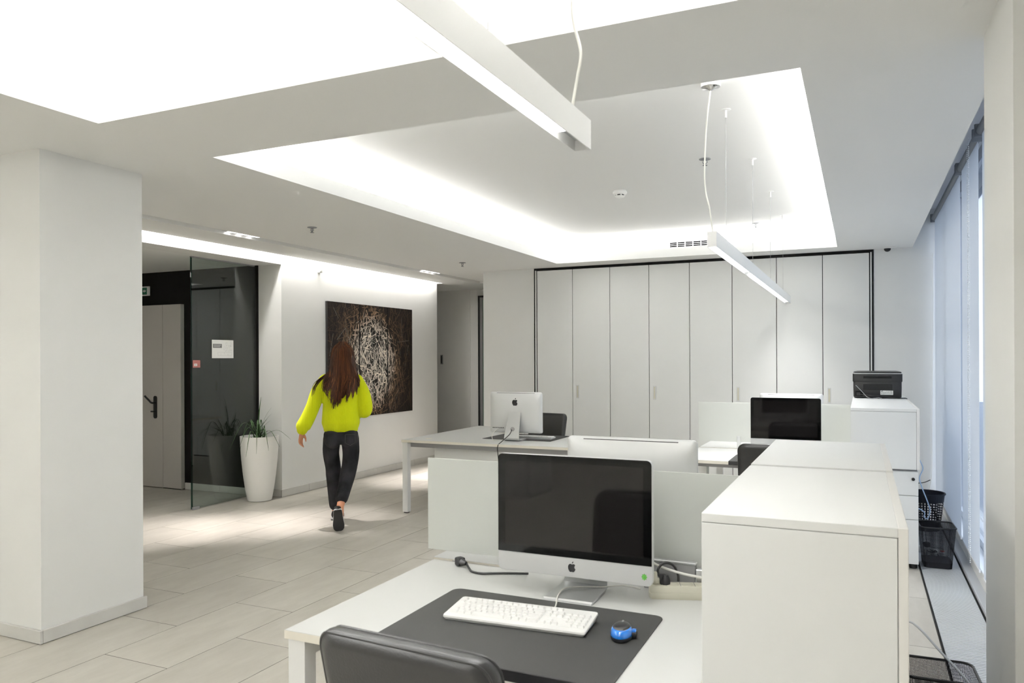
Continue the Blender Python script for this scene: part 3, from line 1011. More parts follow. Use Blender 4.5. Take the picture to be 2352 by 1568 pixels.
# ================================================================== CABINETS
def cabinet(label, x0, x1, y0, y1, z0, z1, group, doors=True):
    t = thing('side_cabinet', label, 'cabinet', ((x0 + x1) / 2, (y0 + y1) / 2, z0), 0, group)
    hx, hy, h, p = (x1 - x0) / 2, (y1 - y0) / 2, z1 - z0, 0.020
    MB().rbox(-hx, hx - p, -hy, hy, h - 0.022, h, 0.0012, 1).build('top', 'wood_white', t)
    MB().rbox(hx - p, hx, -hy, hy, 0, h, 0.0012, 1).build('side_panel', 'panel_cream', t)
    MB().rbox(-hx, hx - p - 0.0015, -hy, -hy + 0.018, 0.0, h - 0.0235, 0.001, 1).build('end_panel', 'wood_white', t)
    MB().rbox(-hx, hx - p - 0.0015, hy - 0.018, hy, 0.0, h - 0.0235, 0.001, 1).build('end_panel', 'wood_white', t)
    MB().box(-hx, hx - p - 0.0015, -hy + 0.018, hy - 0.018, 0.0, 0.02).build('bottom', 'wood_white', t)
    MB().box(-hx + 0.012, -hx + 0.02, -hy + 0.018, hy - 0.018, 0.02, h - 0.0235).build('back_panel', 'wood_white', t)
    return t


cabinet('tall white cabinet nearest the viewer at the end of the near desk', -0.350, 0.094, 1.862, 2.750, 0.0, 1.157, 'white cabinets beside the desks')
cabinet('white cabinet directly behind the nearest cabinet, same height', -0.352, 0.096, 2.792, 3.66, 0.0, 1.157, 'white cabinets beside the desks')
cabinet('white cabinet box on the drawer unit, in front of the printer', -0.066, 0.385, 6.165, 7.335, 0.722, 1.157, 'white cabinets beside the desks')
cabinet('white cabinet box under the black printer', -0.066, 0.385, 7.34, 8.20, 0.722, 1.157, 'white cabinets beside the desks')


def pedestal(y0, y1, label):
    t = thing('drawer_unit', label, 'drawer unit', (0.16, (y0 + y1) / 2, 0), 0, 'white drawer units under the far cabinets')
    hy = (y1 - y0) / 2
    MB().rbox(-0.215, 0.215, -hy + 0.02, hy, 0.035, 0.705, 0.001, 1).build('carcass', 'wood_white', t)
    MB().box(-0.21, 0.21, -hy + 0.03, hy - 0.03, 0.705, 0.721).build('spacer', 'metal_grey', t)
    for k, (a, b) in enumerate(((0.040, 0.357), (0.361, 0.529), (0.533, 0.704))):
        dd = MB().rbox(-0.215, 0.216, -hy, -hy + 0.019, a, b, 0.0015, 1).build('drawer', 'wood_white', t)
        if k == 2:
            MB().tube([(0.183, -hy - 0.001, 0.653), (0.183, -hy - 0.02, 0.653)], 0.011, 12).build('lock', 'black_plastic', dd, 40)
            MB().rbox(-0.07, -0.062, -hy - 0.012, -hy, 0.62, 0.66, 0.001, 1).build('handle', 'aluminium', dd)
    for xx in (-0.17, 0.185):
        for yy in (-hy + 0.06, hy - 0.06):
            MB().lathe([(0.024, 0.0), (0.026, 0.004), (0.026, 0.030), (0.012, 0.035)], (xx, yy, 0), 14).build('caster', 'black_plastic', t, 40)


pedestal(6.185, 6.79, 'white three-drawer unit with black lock under the printer cabinets')
pedestal(7.40, 8.0, 'white drawer unit hidden behind the front one under the printer')

# ================================================================== COMPUTERS
def apple_logo(s, x, y, z, flip=1):
    """apple outline with bite and leaf, in the xz plane, thickness along y"""
    right = [(0.0, 0.40), (0.10, 0.43), (0.26, 0.46), (0.40, 0.38), (0.45, 0.30), (0.36, 0.22), (0.32, 0.08), (0.35, -0.06), (0.47, -0.16),
             (0.40, -0.34), (0.28, -0.50), (0.18, -0.55), (0.08, -0.52), (0.0, -0.49)]
    left = [(-0.08, -0.52), (-0.18, -0.55), (-0.28, -0.50), (-0.40, -0.34), (-0.48, -0.12), (-0.49, 0.10), (-0.43, 0.30), (-0.30, 0.44), (-0.16, 0.46)]
    leaf = [(0.0, 0.50), (0.02, 0.62), (0.10, 0.73), (0.20, 0.78), (0.20, 0.68), (0.13, 0.57)]
    body = MB().prism([(x + flip * a * s, z + b * s) for a, b in right + left], y, y + 0.0008, 'y')
    lf = MB().prism([(x + flip * a * s, z + b * s) for a, b in leaf], y, y + 0.0008, 'y')
    return body, lf


def imac():
    t = thing('desktop_computer', 'large computer', 'computer', (0, 0, 0), 0, 'all-in-one computers on the desks')
    Wd, zb, zt = 0.545, 0.070, 0.472
    hgt, zc = zt - zb, (zt + zb) / 2
    tilt = lambda p: (p[0], p[1] + (p[2] - zb) * 0.004, p[2])

    def ring(sx, sz, y, r):
        return [tilt((a, y, zc + b)) for a, b in rrect(Wd * sx, hgt * sz, r, 4)]
    m = MB()
    m.loft([ring(0.994, 0.992, 0.000, 0.016), ring(1.0, 1.0, 0.003, 0.018), ring(1.0, 1.0, 0.020, 0.018), ring(0.985, 0.98, 0.026, 0.02), ring(0.93, 0.91, 0.036, 0.035),
            ring(0.82, 0.78, 0.044, 0.05), ring(0.6, 0.55, 0.049, 0.06), ring(0.25, 0.2, 0.051, 0.03)])
    m.build('housing', 'aluminium_pale', t, 32)
    chin = 0.066
    gh = hgt - chin
    gz = zb + chin + gh / 2
    # glass: upper corners rounded
    out = [(-Wd / 2 + 0.002, gz - gh / 2), (Wd / 2 - 0.002, gz - gh / 2)]
    pts = [(a, b) for a, b in rrect(Wd - 0.004, gh, 0.016, 5, 0, gz) if b > gz]
    poly = out + pts[:]
    g = MB()
    g.loft([[tilt((a, yy, b)) for a, b in poly] for yy in (0.0005, -0.0022)])
    go_ = g.build('screen_glass', 'screen_black', t)
    dw, dh = Wd - 0.058, gh - 0.046
    q = [(-dw / 2, gz - dh / 2), (dw / 2, gz - dh / 2), (dw / 2, gz + dh / 2), (-dw / 2, gz + dh / 2)]
    MB().loft([[tilt((a, yy, b)) for a, b in q] for yy in (-0.0020, -0.0024)]).build('display', 'display', go_)
    b, l = apple_logo(0.027, 0.0, -0.0009, 0.103)
    for k, mm in enumerate((b, l)):
        mm.v = [tilt(p) for p in mm.v]
        mm.build('front_logo' if k == 0 else 'front_logo_leaf', 'black_plastic', t)
    b, l = apple_logo(0.058, 0.0, 0.0490, 0.37, -1)
    for k, mm in enumerate((b, l)):
        mm.v = [tilt((p[0], p[1] - 0.003 + 0.0018, p[2])) for p in mm.v]
        mm.v = [(p[0], p[1] + 0.0035, p[2]) for p in mm.v]
        mm.build('rear_logo' if k == 0 else 'rear_logo_leaf', 'black_plastic', t)
    MB().rbox(-0.20, 0.20, 0.0262, 0.0330, zt - 0.0118, zt - 0.0082, 0.001, 1).build('vent_slot', 'black_matte', t)
    for k in range(7):
        xx = 0.235 - k * 0.018
        MB().rbox(xx - 0.006, xx + 0.006, 0.036, 0.0475, 0.116, 0.122, 0.001, 1).build('port', 'black_matte', t)
    # stand: foot plate bending up into a leaning neck
    path = [(-0.045, 0.0), (-0.04, 0.006), (0.10, 0.006), (0.135, 0.012), (0.146, 0.030), (0.140, 0.060), (0.115, 0.12), (0.088, 0.185), (0.060, 0.25), (0.052, 0.275)]
    wid = [0.165, 0.172, 0.166, 0.160, 0.155, 0.150, 0.142, 0.132, 0.122, 0.118]
    rings = []
    for i, ((yy, zz), w) in enumerate(zip(path, wid)):
        a = V(path[min(i + 1, len(path) - 1)]) - V(path[max(i - 1, 0)])
        nrm = V((-a.y, a.x)).normalized() * 0.0035
        if i == 0:
            nrm = V((0, 0.002))
        rings.append([(-w / 2, yy + nrm.x, zz + nrm.y + (0.002 if i == 0 else 0)), (w / 2, yy + nrm.x, zz + nrm.y + (0.002 if i == 0 else 0)),
                      (w / 2, yy - nrm.x, max(0, zz - nrm.y)), (-w / 2, yy - nrm.x, max(0, zz - nrm.y))])
    st = MB().loft(rings).build('stand', 'aluminium', t, 40)
    hc = V((0, 0.121, 0.115))
    nn = V((0, 0.93, 0.37)).normalized()
    uu = V((0, -0.37, 0.93)).normalized()
    MB().loft([[hc + nn * (d) + (V((1, 0, 0)) * math.cos(2 * PI * k / 20) + uu * math.sin(2 * PI * k / 20)) * 0.021 for k in range(20)] for d in (-0.002, 0.0042)]).build('cable_hole', 'metal_grey', st)
    return t


im = imac()
im.location = (-0.877, 2.392, 0.730)
im['label'] = 'nearest all-in-one computer with dark screen and round green sticker'
sk = MB().loft([[(0.0, 0.0, 0.0)] * 1] * 1) if False else None
i2 = dup(im, (-0.862, 3.075, 0.730), PI, 'all-in-one computer seen from behind, just over the near frosted divider')
for c_ in i2.children:
    if c_.name.startswith('rear_logo'):
        c_.location.z = -0.06
        c_.location.y = -0.004
dup(im, (-3.085, 6.86, 0.730), PI + R(3), 'all-in-one computer seen from behind on the L-shaped desk')
dup(im, (-0.557, 6.56, 0.730), 0, 'far right all-in-one computer with its dark screen towards the viewer')
dup(im, (-0.575, 7.38, 0.730), PI, 'all-in-one computer whose pale top edge peeps over the far right screen')
stk = MB().loft([[(0.262 - 0.004 + 0.0155 * math.cos(2 * PI * k / 24) - 0.012, yy, 0.100 + 0.0165 * math.sin(2 * PI * k / 24)) for k in range(24)] for yy in (0.0012, 0.0004)])
so = stk.build('round_sticker', 'paper', im, label='round white sticker with a green leaf')
lf = MB()
cxs, czs = 0.246, 0.100
star = []
for k in range(16):
    a = 2 * PI * k / 16
    r = 0.0115 if k % 2 == 0 else 0.0082
    star.append((cxs + r * math.cos(a) * 0.85, czs + r * math.sin(a)))
lf.prism(star, -0.0002, 0.0004, 'y').build('leaf_print', 'green_leaf_print', so)

# ================================================================== CHAIRS
def chair():
    t = thing('office_chair', 'chair', 'chair', (0, 0, 0), 0, 'black leather office chairs')
    # local: sits facing +Y, back panel at -Y
    Wc, zb, zt = 0.455, 0.50, 0.93

    def curve(x, y, z):
        return (x, y - 0.03 * (x / 0.23) ** 2 * -1 - 0.10 * max(0, (z - 0.5)) / 0.43, z)

    def ring(sx, dz, y, r):
        w = Wc * sx
        hh = (zt - zb) - dz * 2
        return [curve(a, y, (zb + zt) / 2 + b) for a, b in rrect(w, hh, r, 6)]
    m = MB()
    m.loft([ring(0.86, 0.032, -0.030, 0.03), ring(0.955, 0.009, -0.026, 0.045), ring(0.995, 0.001, -0.014, 0.05), ring(1.0, 0.0, 0.0, 0.05), ring(0.995, 0.001, 0.014, 0.05), ring(0.955, 0.009, 0.028, 0.045), ring(0.86, 0.032, 0.034, 0.03)])
    m.build('backrest', 'leather', t, 60)
    for yy in (-0.0205, 0.0215):
        pts = ring(0.985, 0.0035, yy, 0.05)
        MB().tube(pts + [pts[0]], 0.0035, 6, cap=False).build('piping', 'leather', t, 60)
    m = MB()

    def sring(sx, z, r):
        return [(a, 0.235 + b, z) for a, b in rrect(0.47 * sx, 0.46 * sx, r, 6)]
    m.loft([sring(0.92, 0.40, 0.06), sring(0.99, 0.412, 0.07), sring(1.0, 0.44, 0.075), sring(0.97, 0.465, 0.07), sring(0.85, 0.475, 0.06)])
    m.build('seat', 'leather', t, 60)
    MB().rbox(-0.035, 0.035, -0.05, -0.012, 0.42, 0.62, 0.006, 2).build('back_bracket', 'black_plastic', t)
    MB().rbox(-0.035, 0.035, -0.05, 0.2, 0.385, 0.40, 0.004, 1).build('seat_bracket', 'black_plastic', t)
    MB().lathe([(0.026, 0.09), (0.026, 0.25), (0.016, 0.25), (0.016, 0.39)], (0, 0.2, 0), 16).build('gas_lift', 'chrome', t, 40)
    for k in range(5):
        a = R(90 + 72 * k)
        dx, dy = math.cos(a), math.sin(a)
        MB().tube([(0, 0.2, 0.095), (0.16 * dx, 0.2 + 0.16 * dy, 0.085), (0.285 * dx, 0.2 + 0.285 * dy, 0.068)], [0.026, 0.020, 0.015], 8).build('base_leg', 'black_plastic', t, 50)
        c = MB()
        c.loft([[(0.285 * dx - dy * s, 0.2 + 0.285 * dy + dx * s, 0.027) for _ in (0,)] for s in (0,)]) if False else None
        px, py = 0.285 * dx, 0.2 + 0.285 * dy
        rr = []
        for s in (-0.022, 0.022):
            rr.append([(px - dy * s + dx * 0.026 * math.cos(2 * PI * q / 14), py + dx * s + dy * 0.026 * math.cos(2 * PI * q / 14), 0.0265 + 0.026 * math.sin(2 * PI * q / 14)) for q in range(14)])
        MB().loft(rr).build('caster', 'black_plastic', t, 40)
    return t


ch = chair()
ch.location, ch.rotation_euler = (-0.885, 1.455, 0), (0, 0, R(-4))
ch['label'] = 'black leather office chair at the bottom edge, pushed to the near desk'
dup(ch, (-0.565, 5.62, 0), R(3), 'black leather office chair in front of the far right computer')
dup(ch, (-3.13, 7.72, 0), PI - R(12), 'black leather office chair behind the L-shaped desk, facing the viewer')

# ================================================================== DESK PADS, KEYBOARDS, MOUSE
def pad(x0, x1, y0, y1, label, lip=True):
    t = thing('desk_pad', label, 'desk pad', ((x0 + x1) / 2, (y0 + y1) / 2, 0.730), 0, 'black desk pads')
    hx, hy = (x1 - x0) / 2, (y1 - y0) / 2
    poly = [p for p in rrect(2 * hx, 2 * hy, 0.03, 6) if p[1] > 0] + [(-hx, -hy), (hx, -hy)]
    MB().prism(poly, 0.0003, 0.0035).build('sheet', 'desk_pad', t)
    if lip:
        MB().rbox(-hx, hx, -hy - 0.004, -hy, -0.026, 0.0035, 0.0012, 1).build('front_lip', 'black_plastic', t)


pad(-1.283, -0.552, 1.772, 2.332, 'large black desk pad on the near desk under the white keyboard')
pad(-3.447, -2.715, 6.82, 7.37, 'black desk pad behind the computer on the L-shaped desk', False)
pad(-0.93, -0.25, 6.05, 6.50, 'black desk pad edge on the far right desk beside the chair')


def keyboard(loc, rz, label, keys=True):
    t = thing('keyboard', label, 'keyboard', loc, rz, 'white keyboards')
    w, d = 0.452, 0.158
    tl = lambda y: 0.006 + (y + d / 2) * 0.075

    def slab(s, z0, z1, r):
        return [[(a, b, (tl(b) + z) if z > 0 else 0.0005 + 0 * b) for a, b in rrect(w * s, d * s, r, 4)] for z in (z0, z1)]
    m = MB()
    m.loft([[(a, b, 0.0005) for a, b in rrect(w * 0.97, d * 0.93, 0.006, 4)], [(a, b, tl(b) - 0.001) for a, b in rrect(w * 0.99, d * 0.97, 0.008, 4)],
            [(a, b, tl(b) + 0.003) for a, b in rrect(w, d, 0.010, 4)], [(a, b, tl(b) + 0.008) for a, b in rrect(w * 0.995, d * 0.985, 0.010, 4)]])
    m.build('case', 'white_plastic', t, 40)
    rows = [(0.062, [1.0, -0.6, 1, 1, 1, 1, -0.4, 1, 1, 1, 1, -0.4, 1, 1, 1, 1, -0.25, 1, 1, 1]),
            (0.037, [1] * 13 + [2, -0.25, 1, 1, 1, -0.25, 1, 1, 1, 1]), (0.018, [1.5] + [1] * 12 + [1.5, -0.25, 1, 1, 1, -0.25, 1, 1, 1, 1]),
            (-0.001, [1.75] + [1] * 11 + [2.25, -3.5, 1, 1, 1, 1]), (-0.020, [1.25] + [1] * 11 + [2.75, -1.25, 1, -1.25, 1, 1, 1, 1]),
            (-0.039, [1.5, 1.25, 1.25, 5.5, 1.25, 1.25, 1.25, 1.75, -0.25, 1, 1, 1, -0.25, 2, 1, 1])]
    unit = 0.432 / 22.5
    cache = {}
    allk = MB()
    for y, ks in rows:
        x = -0.216
        for k in ks:
            if k < 0:
                x += -k * unit
                continue
            kw = k * unit
            y2 = y - 0.006
            dz = tl(y2) + 0.008
            if keys:
                if k not in cache:
                    mm = MB()
                    h0, h1 = kw / 2 - 0.0008, kw / 2 - 0.0035
                    mm.loft([[(-h0, -0.0085, 0), (h0, -0.0085, 0), (h0, 0.0085, 0), (-h0, 0.0085, 0)], [(-h1, -0.0060, 0.0062), (h1, -0.0060, 0.0062), (h1, 0.0068, 0.0066), (-h1, 0.0068, 0.0066)]])
                    cache[k] = mm.mesh('key', 'key_white')
                o = bpy.data.objects.new('key', cache[k])
                C.objects.link(o)
                o.location = (x + kw / 2, y2, dz)
                o.parent = t
            else:
                allk.box(x + 0.001, x + kw - 0.001, y2 - 0.008, y2 + 0.008, dz, dz + 0.006)
            x += kw
    if not keys:
        allk.build('key_field', 'key_white', t, kind='stuff')
    return t


keyboard((-0.946, 2.122, 0.7335), R(3.4), 'white full-size keyboard on the near black desk pad')
keyboard((-2.99, 7.02, 0.7335), PI + R(4), 'white keyboard beyond the computer on the L-shaped desk', False)

ms = thing('mouse', 'small black and blue computer mouse on the near desk pad', 'mouse', (-0.622, 2.105, 0.7335), R(8))
MB().loft([[(0.031 * s * math.cos(2 * PI * k / 24), 0.050 * s * math.sin(2 * PI * k / 24), z) for k in range(24)] for s, z in ((0.90, 0.0), (0.97, 0.004), (1.0, 0.010), (1.0, 0.013))]).build('base', 'black_plastic', ms, 50)
MB().loft([[(0.031 * s * math.cos(2 * PI * k / 24), 0.050 * s * math.sin(2 * PI * k / 24), z) for k in range(24)] for s, z in ((1.0, 0.0125), (1.01, 0.017), (0.98, 0.023), (0.90, 0.029), (0.80, 0.0325))]).build('blue_shell', 'mouse_blue', ms, 50)
MB().loft([[(0.031 * s * math.cos(2 * PI * k / 24), 0.003 + 0.050 * s * math.sin(2 * PI * k / 24), z) for k in range(24)] for s, z in ((0.84, 0.0305), (0.76, 0.034), (0.6, 0.0375), (0.35, 0.0392), (0.1, 0.0396))]).build('top_shell', 'black_plastic', ms, 50)
MB().rbox(-0.003, 0.003, 0.018, 0.034, 0.034, 0.040, 0.002, 2).build('scroll_wheel', 'metal_grey', ms)
MB().rbox(0.026, 0.043, -0.006, 0.022, 0.002, 0.020, 0.005, 2).build('side_clip', 'black_plastic', ms, 40)
MB().rbox(0.028, 0.041, -0.003, 0.019, 0.019, 0.024, 0.002, 2).build('clip_cap', 'mouse_blue', ms, 40)

# ================================================================== POWER STRIP, PLUGS, CABLES
ps = thing('power_strip', 'beige multi-socket power strip on the near desk beside the cabinet', 'power strip', (-0.505, 2.562, 0.730), R(19))
MB().loft([[(a, b, z) for a, b in rrect(0.30 * s, 0.052 * s2, 0.008, 3)] for z, s, s2 in ((0.0, 0.98, 0.92), (0.004, 1, 1), (0.020, 1, 1), (0.021, 0.99, 0.97), (0.0215, 0.99, 0.97), (0.0225, 1, 1), (0.040, 1, 1), (0.045, 0.985, 0.93))]).build('case', 'beige_plastic', ps, 30)
for k in range(6):
    xx = -0.118 + k * 0.047
    MB().lathe([(0.020, 0.0), (0.020, 0.0015), (0.0175, 0.0015), (0.0165, 0.0004)], (xx, 0, 0.0448), 18).build('socket', 'beige_plastic', ps, 30)
    MB().box(xx + 0.0228, xx + 0.0242, -0.022, 0.022, 0.045, 0.0456).build('seam', 'print_grey', ps)
p1 = thing('black_plug', 'black mains plug in the power strip behind the near computer', 'plug', (-0.597, 2.531, 0.7755), R(20))
MB().lathe([(0.0175, 0.0), (0.018, 0.010), (0.016, 0.016), (0.010, 0.030)], n=16).build('plug_body', 'black_plastic', p1, 40)
MB().rbox(-0.022, 0.004, -0.008, 0.008, 0.012, 0.032, 0.004, 2).build('grip', 'black_plastic', p1, 40)
MB().tube([(-0.020, 0, 0.026), (-0.022, 0.01, 0.045), (0.0, 0.025, 0.062), (0.030, 0.028, 0.055), (0.046, 0.028, 0.025), (0.048, 0.030, 0.0)], 0.0042, 8, smooth=6).build('cord', 'cable_black', p1, 60)
p2 = thing('white_plug', 'beige plug at the left end of the power strip by the computer corner', 'plug', (-0.630, 2.517, 0.7755), R(20))
MB().rbox(-0.006, 0.010, -0.009, 0.009, 0.0, 0.040, 0.004, 2).build('plug_body', 'beige_plastic', p2, 40)
MB().rbox(0.006, 0.018, -0.006, 0.006, 0.0, 0.022, 0.003, 2).build('strain_relief', 'beige_plastic', p2, 40)
p3 = thing('mains_plug', 'black plug with cord lying at the left back corner of the near desk', 'plug', (-1.400, 2.590, 0.730), R(-28))
MB().rbox(-0.030, 0.004, -0.016, 0.016, 0.002, 0.034, 0.007, 2).build('plug_body', 'black_plastic', p3, 40)
MB().loft([[(x, s * math.cos(2 * PI * k / 10), 0.018 + s * math.sin(2 * PI * k / 10)) for k in range(10)] for x, s in ((0.002, 0.014), (0.016, 0.011), (0.030, 0.007))]).build('strain_relief', 'black_plastic', p3, 40)
for sgn in (-1, 1):
    MB().tube([(-0.028, sgn * 0.0095, 0.016), (-0.049, sgn * 0.0095, 0.014)], 0.0024, 8).build('pin', 'metal_grey', p3)
Mi = Matrix.Rotation(R(28), 4, 'Z')
loc3 = V((-1.400, 2.590, 0.730))
cpts = [(-1.372, 2.577, 0.746), (-1.345, 2.548, 0.738), (-1.322, 2.528, 0.7348), (-1.281, 2.520, 0.7348), (-1.25, 2.535, 0.7348), (-1.20, 2.56, 0.7348), (-1.12, 2.59, 0.7348)]
MB().tube([Mi @ (V(p) - loc3) for p in cpts], 0.0042, 8, smooth=6).build('cord', 'cable_black', p3, 60)


def cable(pts, r, m, label, smooth=6):
    o = MB().tube(pts, r, 8, smooth=smooth).build('cable', m, None, 60)
    tag(o, label, 'cable')
    return o


cable([(-0.873, 2.198, 0.753), (-0.880, 2.235, 0.742), (-0.894, 2.29, 0.7375), (-0.914, 2.355, 0.7415), (-0.923, 2.425, 0.7455), (-0.905, 2.462, 0.7455), (-0.857, 2.489, 0.7455), (-0.80, 2.52, 0.744), (-0.755, 2.59, 0.734), (-0.693, 2.579, 0.734)], 0.0025, 'cable_white',
      'white keyboard cable running over the computer foot on the near desk')
cable([(-0.655, 2.555, 0.845), (-0.627, 2.55, 0.829), (-0.554, 2.55, 0.812), (-0.487, 2.55, 0.805), (-0.42, 2.56, 0.800), (-0.368, 2.585, 0.79)], 0.0045, 'cable_white', 'white cable sagging from the near computer to the cabinet above the power strip')
cable([(-3.085, 6.742, 0.845), (-3.075, 6.66, 0.80), (-3.085, 6.50, 0.745), (-3.088, 6.428, 0.715), (-3.083, 6.424, 0.62), (-3.07, 6.45, 0.45), (-3.05, 6.50, 0.2)], 0.0042, 'cable_black', 'black cable dropping over the front edge of the L-shaped desk')
cable([(-3.25, 6.81, 0.85), (-3.29, 6.74, 0.80), (-3.275, 6.70, 0.745), (-3.235, 6.72, 0.735), (-3.15, 6.80, 0.735)], 0.003, 'cable_white', 'white cable looping from the back of the computer on the L-shaped desk')
cable([(0.10, 4.35, 0.006), (0.16, 4.15, 0.12), (0.20, 3.959, 0.31), (0.302, 3.563, 0.316), (0.376, 3.218, 0.31), (0.42, 3.00, 0.22), (0.46, 2.7, 0.006)], 0.0050, 'cable_grey', 'grey cord crossing above the near waste basket beside the cabinets')
cable([(0.388, 6.60, 0.80), (0.403, 6.5, 0.758), (0.425, 6.5, 0.693), (0.403, 6.5, 0.62), (0.42, 6.5, 0.546), (0.450, 6.5, 0.46), (0.471, 6.5, 0.386), (0.457, 6.5, 0.319), (0.432, 6.5, 0.328), (0.437, 6.51, 0.356), (0.415, 6.53, 0.375), (0.39, 6.56, 0.378)], 0.0042, 'cable_blue',
      'pale blue cable hanging beside the drawer unit above the baskets')
cable([(0.40, 8.93, 0.25), (0.48, 8.93, 0.222), (0.563, 8.94, 0.226), (0.61, 8.95, 0.238), (0.654, 8.96, 0.26)], 0.004, 'cable_black', 'dark cable low on the back wall behind the round basket')
cable([(0.684, 8.95, 2.6), (0.684, 8.95, 1.975), (0.672, 8.95, 0.9), (0.668, 8.95, 0.35), (0.63, 8.93, 0.12), (0.60, 8.90, 0.006)], 0.0035, 'cable_white', 'thin white cable running down the back wall beside the window')

# ================================================================== PRINTER
pr = thing('printer', 'black multifunction printer seen from the back on the far cabinet', 'printer', (0.139, 7.80, 1.157))
pr_w = 0.204


def pring(z, sx, y0, y1, r=0.02):
    return [(a, b, z) for a, b in rrect(2 * pr_w * sx, y1 - y0, r, 4, 0, (y0 + y1) / 2)]


MB().loft([pring(0.006, 0.93, -0.145, 0.15), pring(0.014, 0.965, -0.15, 0.15), pring(0.10, 0.975, -0.15, 0.15), pring(0.150, 0.975, -0.148, 0.15)]).build('body', 'black_plastic', pr, 40)
MB().loft([pring(0.150, 0.985, -0.160, 0.155), pring(0.158, 1.0, -0.163, 0.155), pring(0.222, 1.0, -0.163, 0.155)]).build('scanner_unit', 'black_plastic', pr, 40)
MB().loft([pring(0.2225, 1.005, -0.164, 0.156), pring(0.228, 1.005, -0.164, 0.156)]).build('trim_band', 'aluminium_pale', pr, 40)
MB().loft([pring(0.2285, 0.97, -0.158, 0.15), pring(0.240, 0.96, -0.150, 0.145), pring(0.247, 0.80, -0.10, 0.12, 0.03)]).build('lid', 'black_plastic', pr, 40)
for (a, b, c, d) in ((-0.115, 0.115, 0.182, 0.202),):
    MB().rbox(a, b, -0.165, -0.160, c, d, 0.002, 1).build('rear_slot', 'gap_black', pr)
MB().rbox(-0.115, 0.122, -0.153, -0.146, 0.078, 0.128, 0.002, 1).build('rear_vent', 'gap_black', pr)
for k in range(4):
    MB().box(-0.113, 0.120, -0.1545, -0.150, 0.085 + k * 0.011, 0.089 + k * 0.011).build('vent_rib', 'black_plastic', pr)
MB().rbox(-0.182, -0.115, -0.153, -0.146, 0.018, 0.068, 0.003, 1).build('power_inlet', 'gap_black', pr)
MB().rbox(-0.172, -0.140, -0.168, -0.152, 0.026, 0.052, 0.003, 1).build('power_plug', 'black_plastic', pr)
lb = MB().box(0.025, 0.128, -0.1525, -0.1495, 0.034, 0.072).build('rating_label', 'paper', pr, label='white rating label with small print')
em = MB().prism([(0.038 + 0.009 * math.cos(2 * PI * k / 16), 0.0665 + 0.0030 * math.sin(2 * PI * k / 16) + 0.0026 * math.cos(2 * PI * k / 16)) for k in range(16)], -0.1531, -0.1525, 'y')
em.build('maker_emblem', 'print_grey', lb)
ll = MB()
rnd = random.Random(8)
for zz in (0.068, 0.062, 0.057, 0.052, 0.047, 0.042):
    x = 0.030 if zz < 0.064 else 0.075
    while x < 0.120:
        wv = rnd.uniform(0.004, 0.016)
        ll.box(x, min(x + wv, 0.124), -0.1529, -0.1525, zz - 0.0011, zz + 0.0011)
        x += wv + rnd.uniform(0.002, 0.006)
ll.build('small_print', 'print_grey', lb, kind='stuff')
MB().tube([(-0.178, -0.160, 0.118), (-0.165, -0.166, 0.105), (-0.12, -0.175, 0.055), (-0.09, -0.19, 0.02), (-0.06, -0.22, 0.004), (-0.03, -0.23, 0.003), (0.005, -0.21, 0.012), (0.03, -0.23, 0.006), (0.035, -0.26, 0.003)], 0.0025, 8, smooth=5).build('data_cable', 'cable_grey', pr, 60)
MB().tube([(-0.148, -0.168, 0.038), (-0.10, -0.18, 0.032), (0.02, -0.18, 0.024), (0.15, -0.175, 0.008), (0.205, -0.165, 0.005), (0.235, -0.17, 0.004), (0.262, -0.19, -0.03)], 0.0038, 8, smooth=5).build('power_cable', 'cable_black', pr, 60)

# ================================================================== WASTE BASKETS
def mesh_bin(loc, rz, label):
    t = thing('mesh_basket', label, 'waste basket', loc, rz, 'black wire mesh waste baskets')
    h, a0, b0, a1, b1 = 0.295, 0.18, 0.21, 0.232, 0.265
    n = 5
    lo, hi = rrect(a0, b0, 0.03, n), rrect(a1, b1, 0.04, n)

    def ringat(f, off=0.0):
        k = f / h
        return [V((p[0] * (1 - k) + q[0] * k, p[1] * (1 - k) + q[1] * k, f)) for p, q in zip(lo, hi)]
    m = MB()
    # horizontal wires
    z = 0.03
    while z < h:
        ra, rb = ringat(z - 0.00095), ringat(z + 0.00095)
        m.loft([ra, rb], cap=False)
        z += 0.0046
    # vertical wires
    lowr, topr = ringat(0.004), ringat(h)
    N = len(lowr)
    for i in range(N):
        p0, p1, q0, q1 = lowr[i], lowr[(i + 1) % N], topr[i], topr[(i + 1) % N]
        cnt = max(1, int((q1 - q0).length / 0.0050))
        for k in range(cnt):
            u = (k + 0.5) / cnt
            e = 0.00095 / max((q1 - q0).length, 1e-4)
            m.add([p0.lerp(p1, u - e), p0.lerp(p1, u + e), q0.lerp(q1, u + e), q0.lerp(q1, u - e)], [(0, 1, 2, 3)])
    m.build('wire_mesh', 'bin_mesh', t, kind='stuff')
    MB().loft([ringat(0.001), ringat(0.042)], cap=True).build('bottom_pan', 'bin_mesh', t)
    r = ringat(h)
    MB().tube(r + [r[0]], 0.0055, 8, cap=False).build('rim', 'black_plastic', t, 60)
    return t


mesh_bin((0.505, 6.395, 0.001), R(2), 'black wire mesh waste basket on the floor grille beside the drawer unit')
mesh_bin((0.275, 3.435, 0.001), R(92), 'black wire mesh waste basket at the bottom right beside the cabinets')

rb = thing('round_basket', 'round dark plastic waste basket with slots behind the mesh basket', 'waste basket', (0.530, 7.69, 0.001))
hr, r0, r1 = 0.325, 0.105, 0.145
rad = lambda z: r0 + (r1 - r0) * z / hr
m = MB()
cols = 34
bands = [(0.0, 0.055)] + [(0.075 + k * 0.022, 0.083 + k * 0.022) for k in range(8)] + [(0.252, hr)]


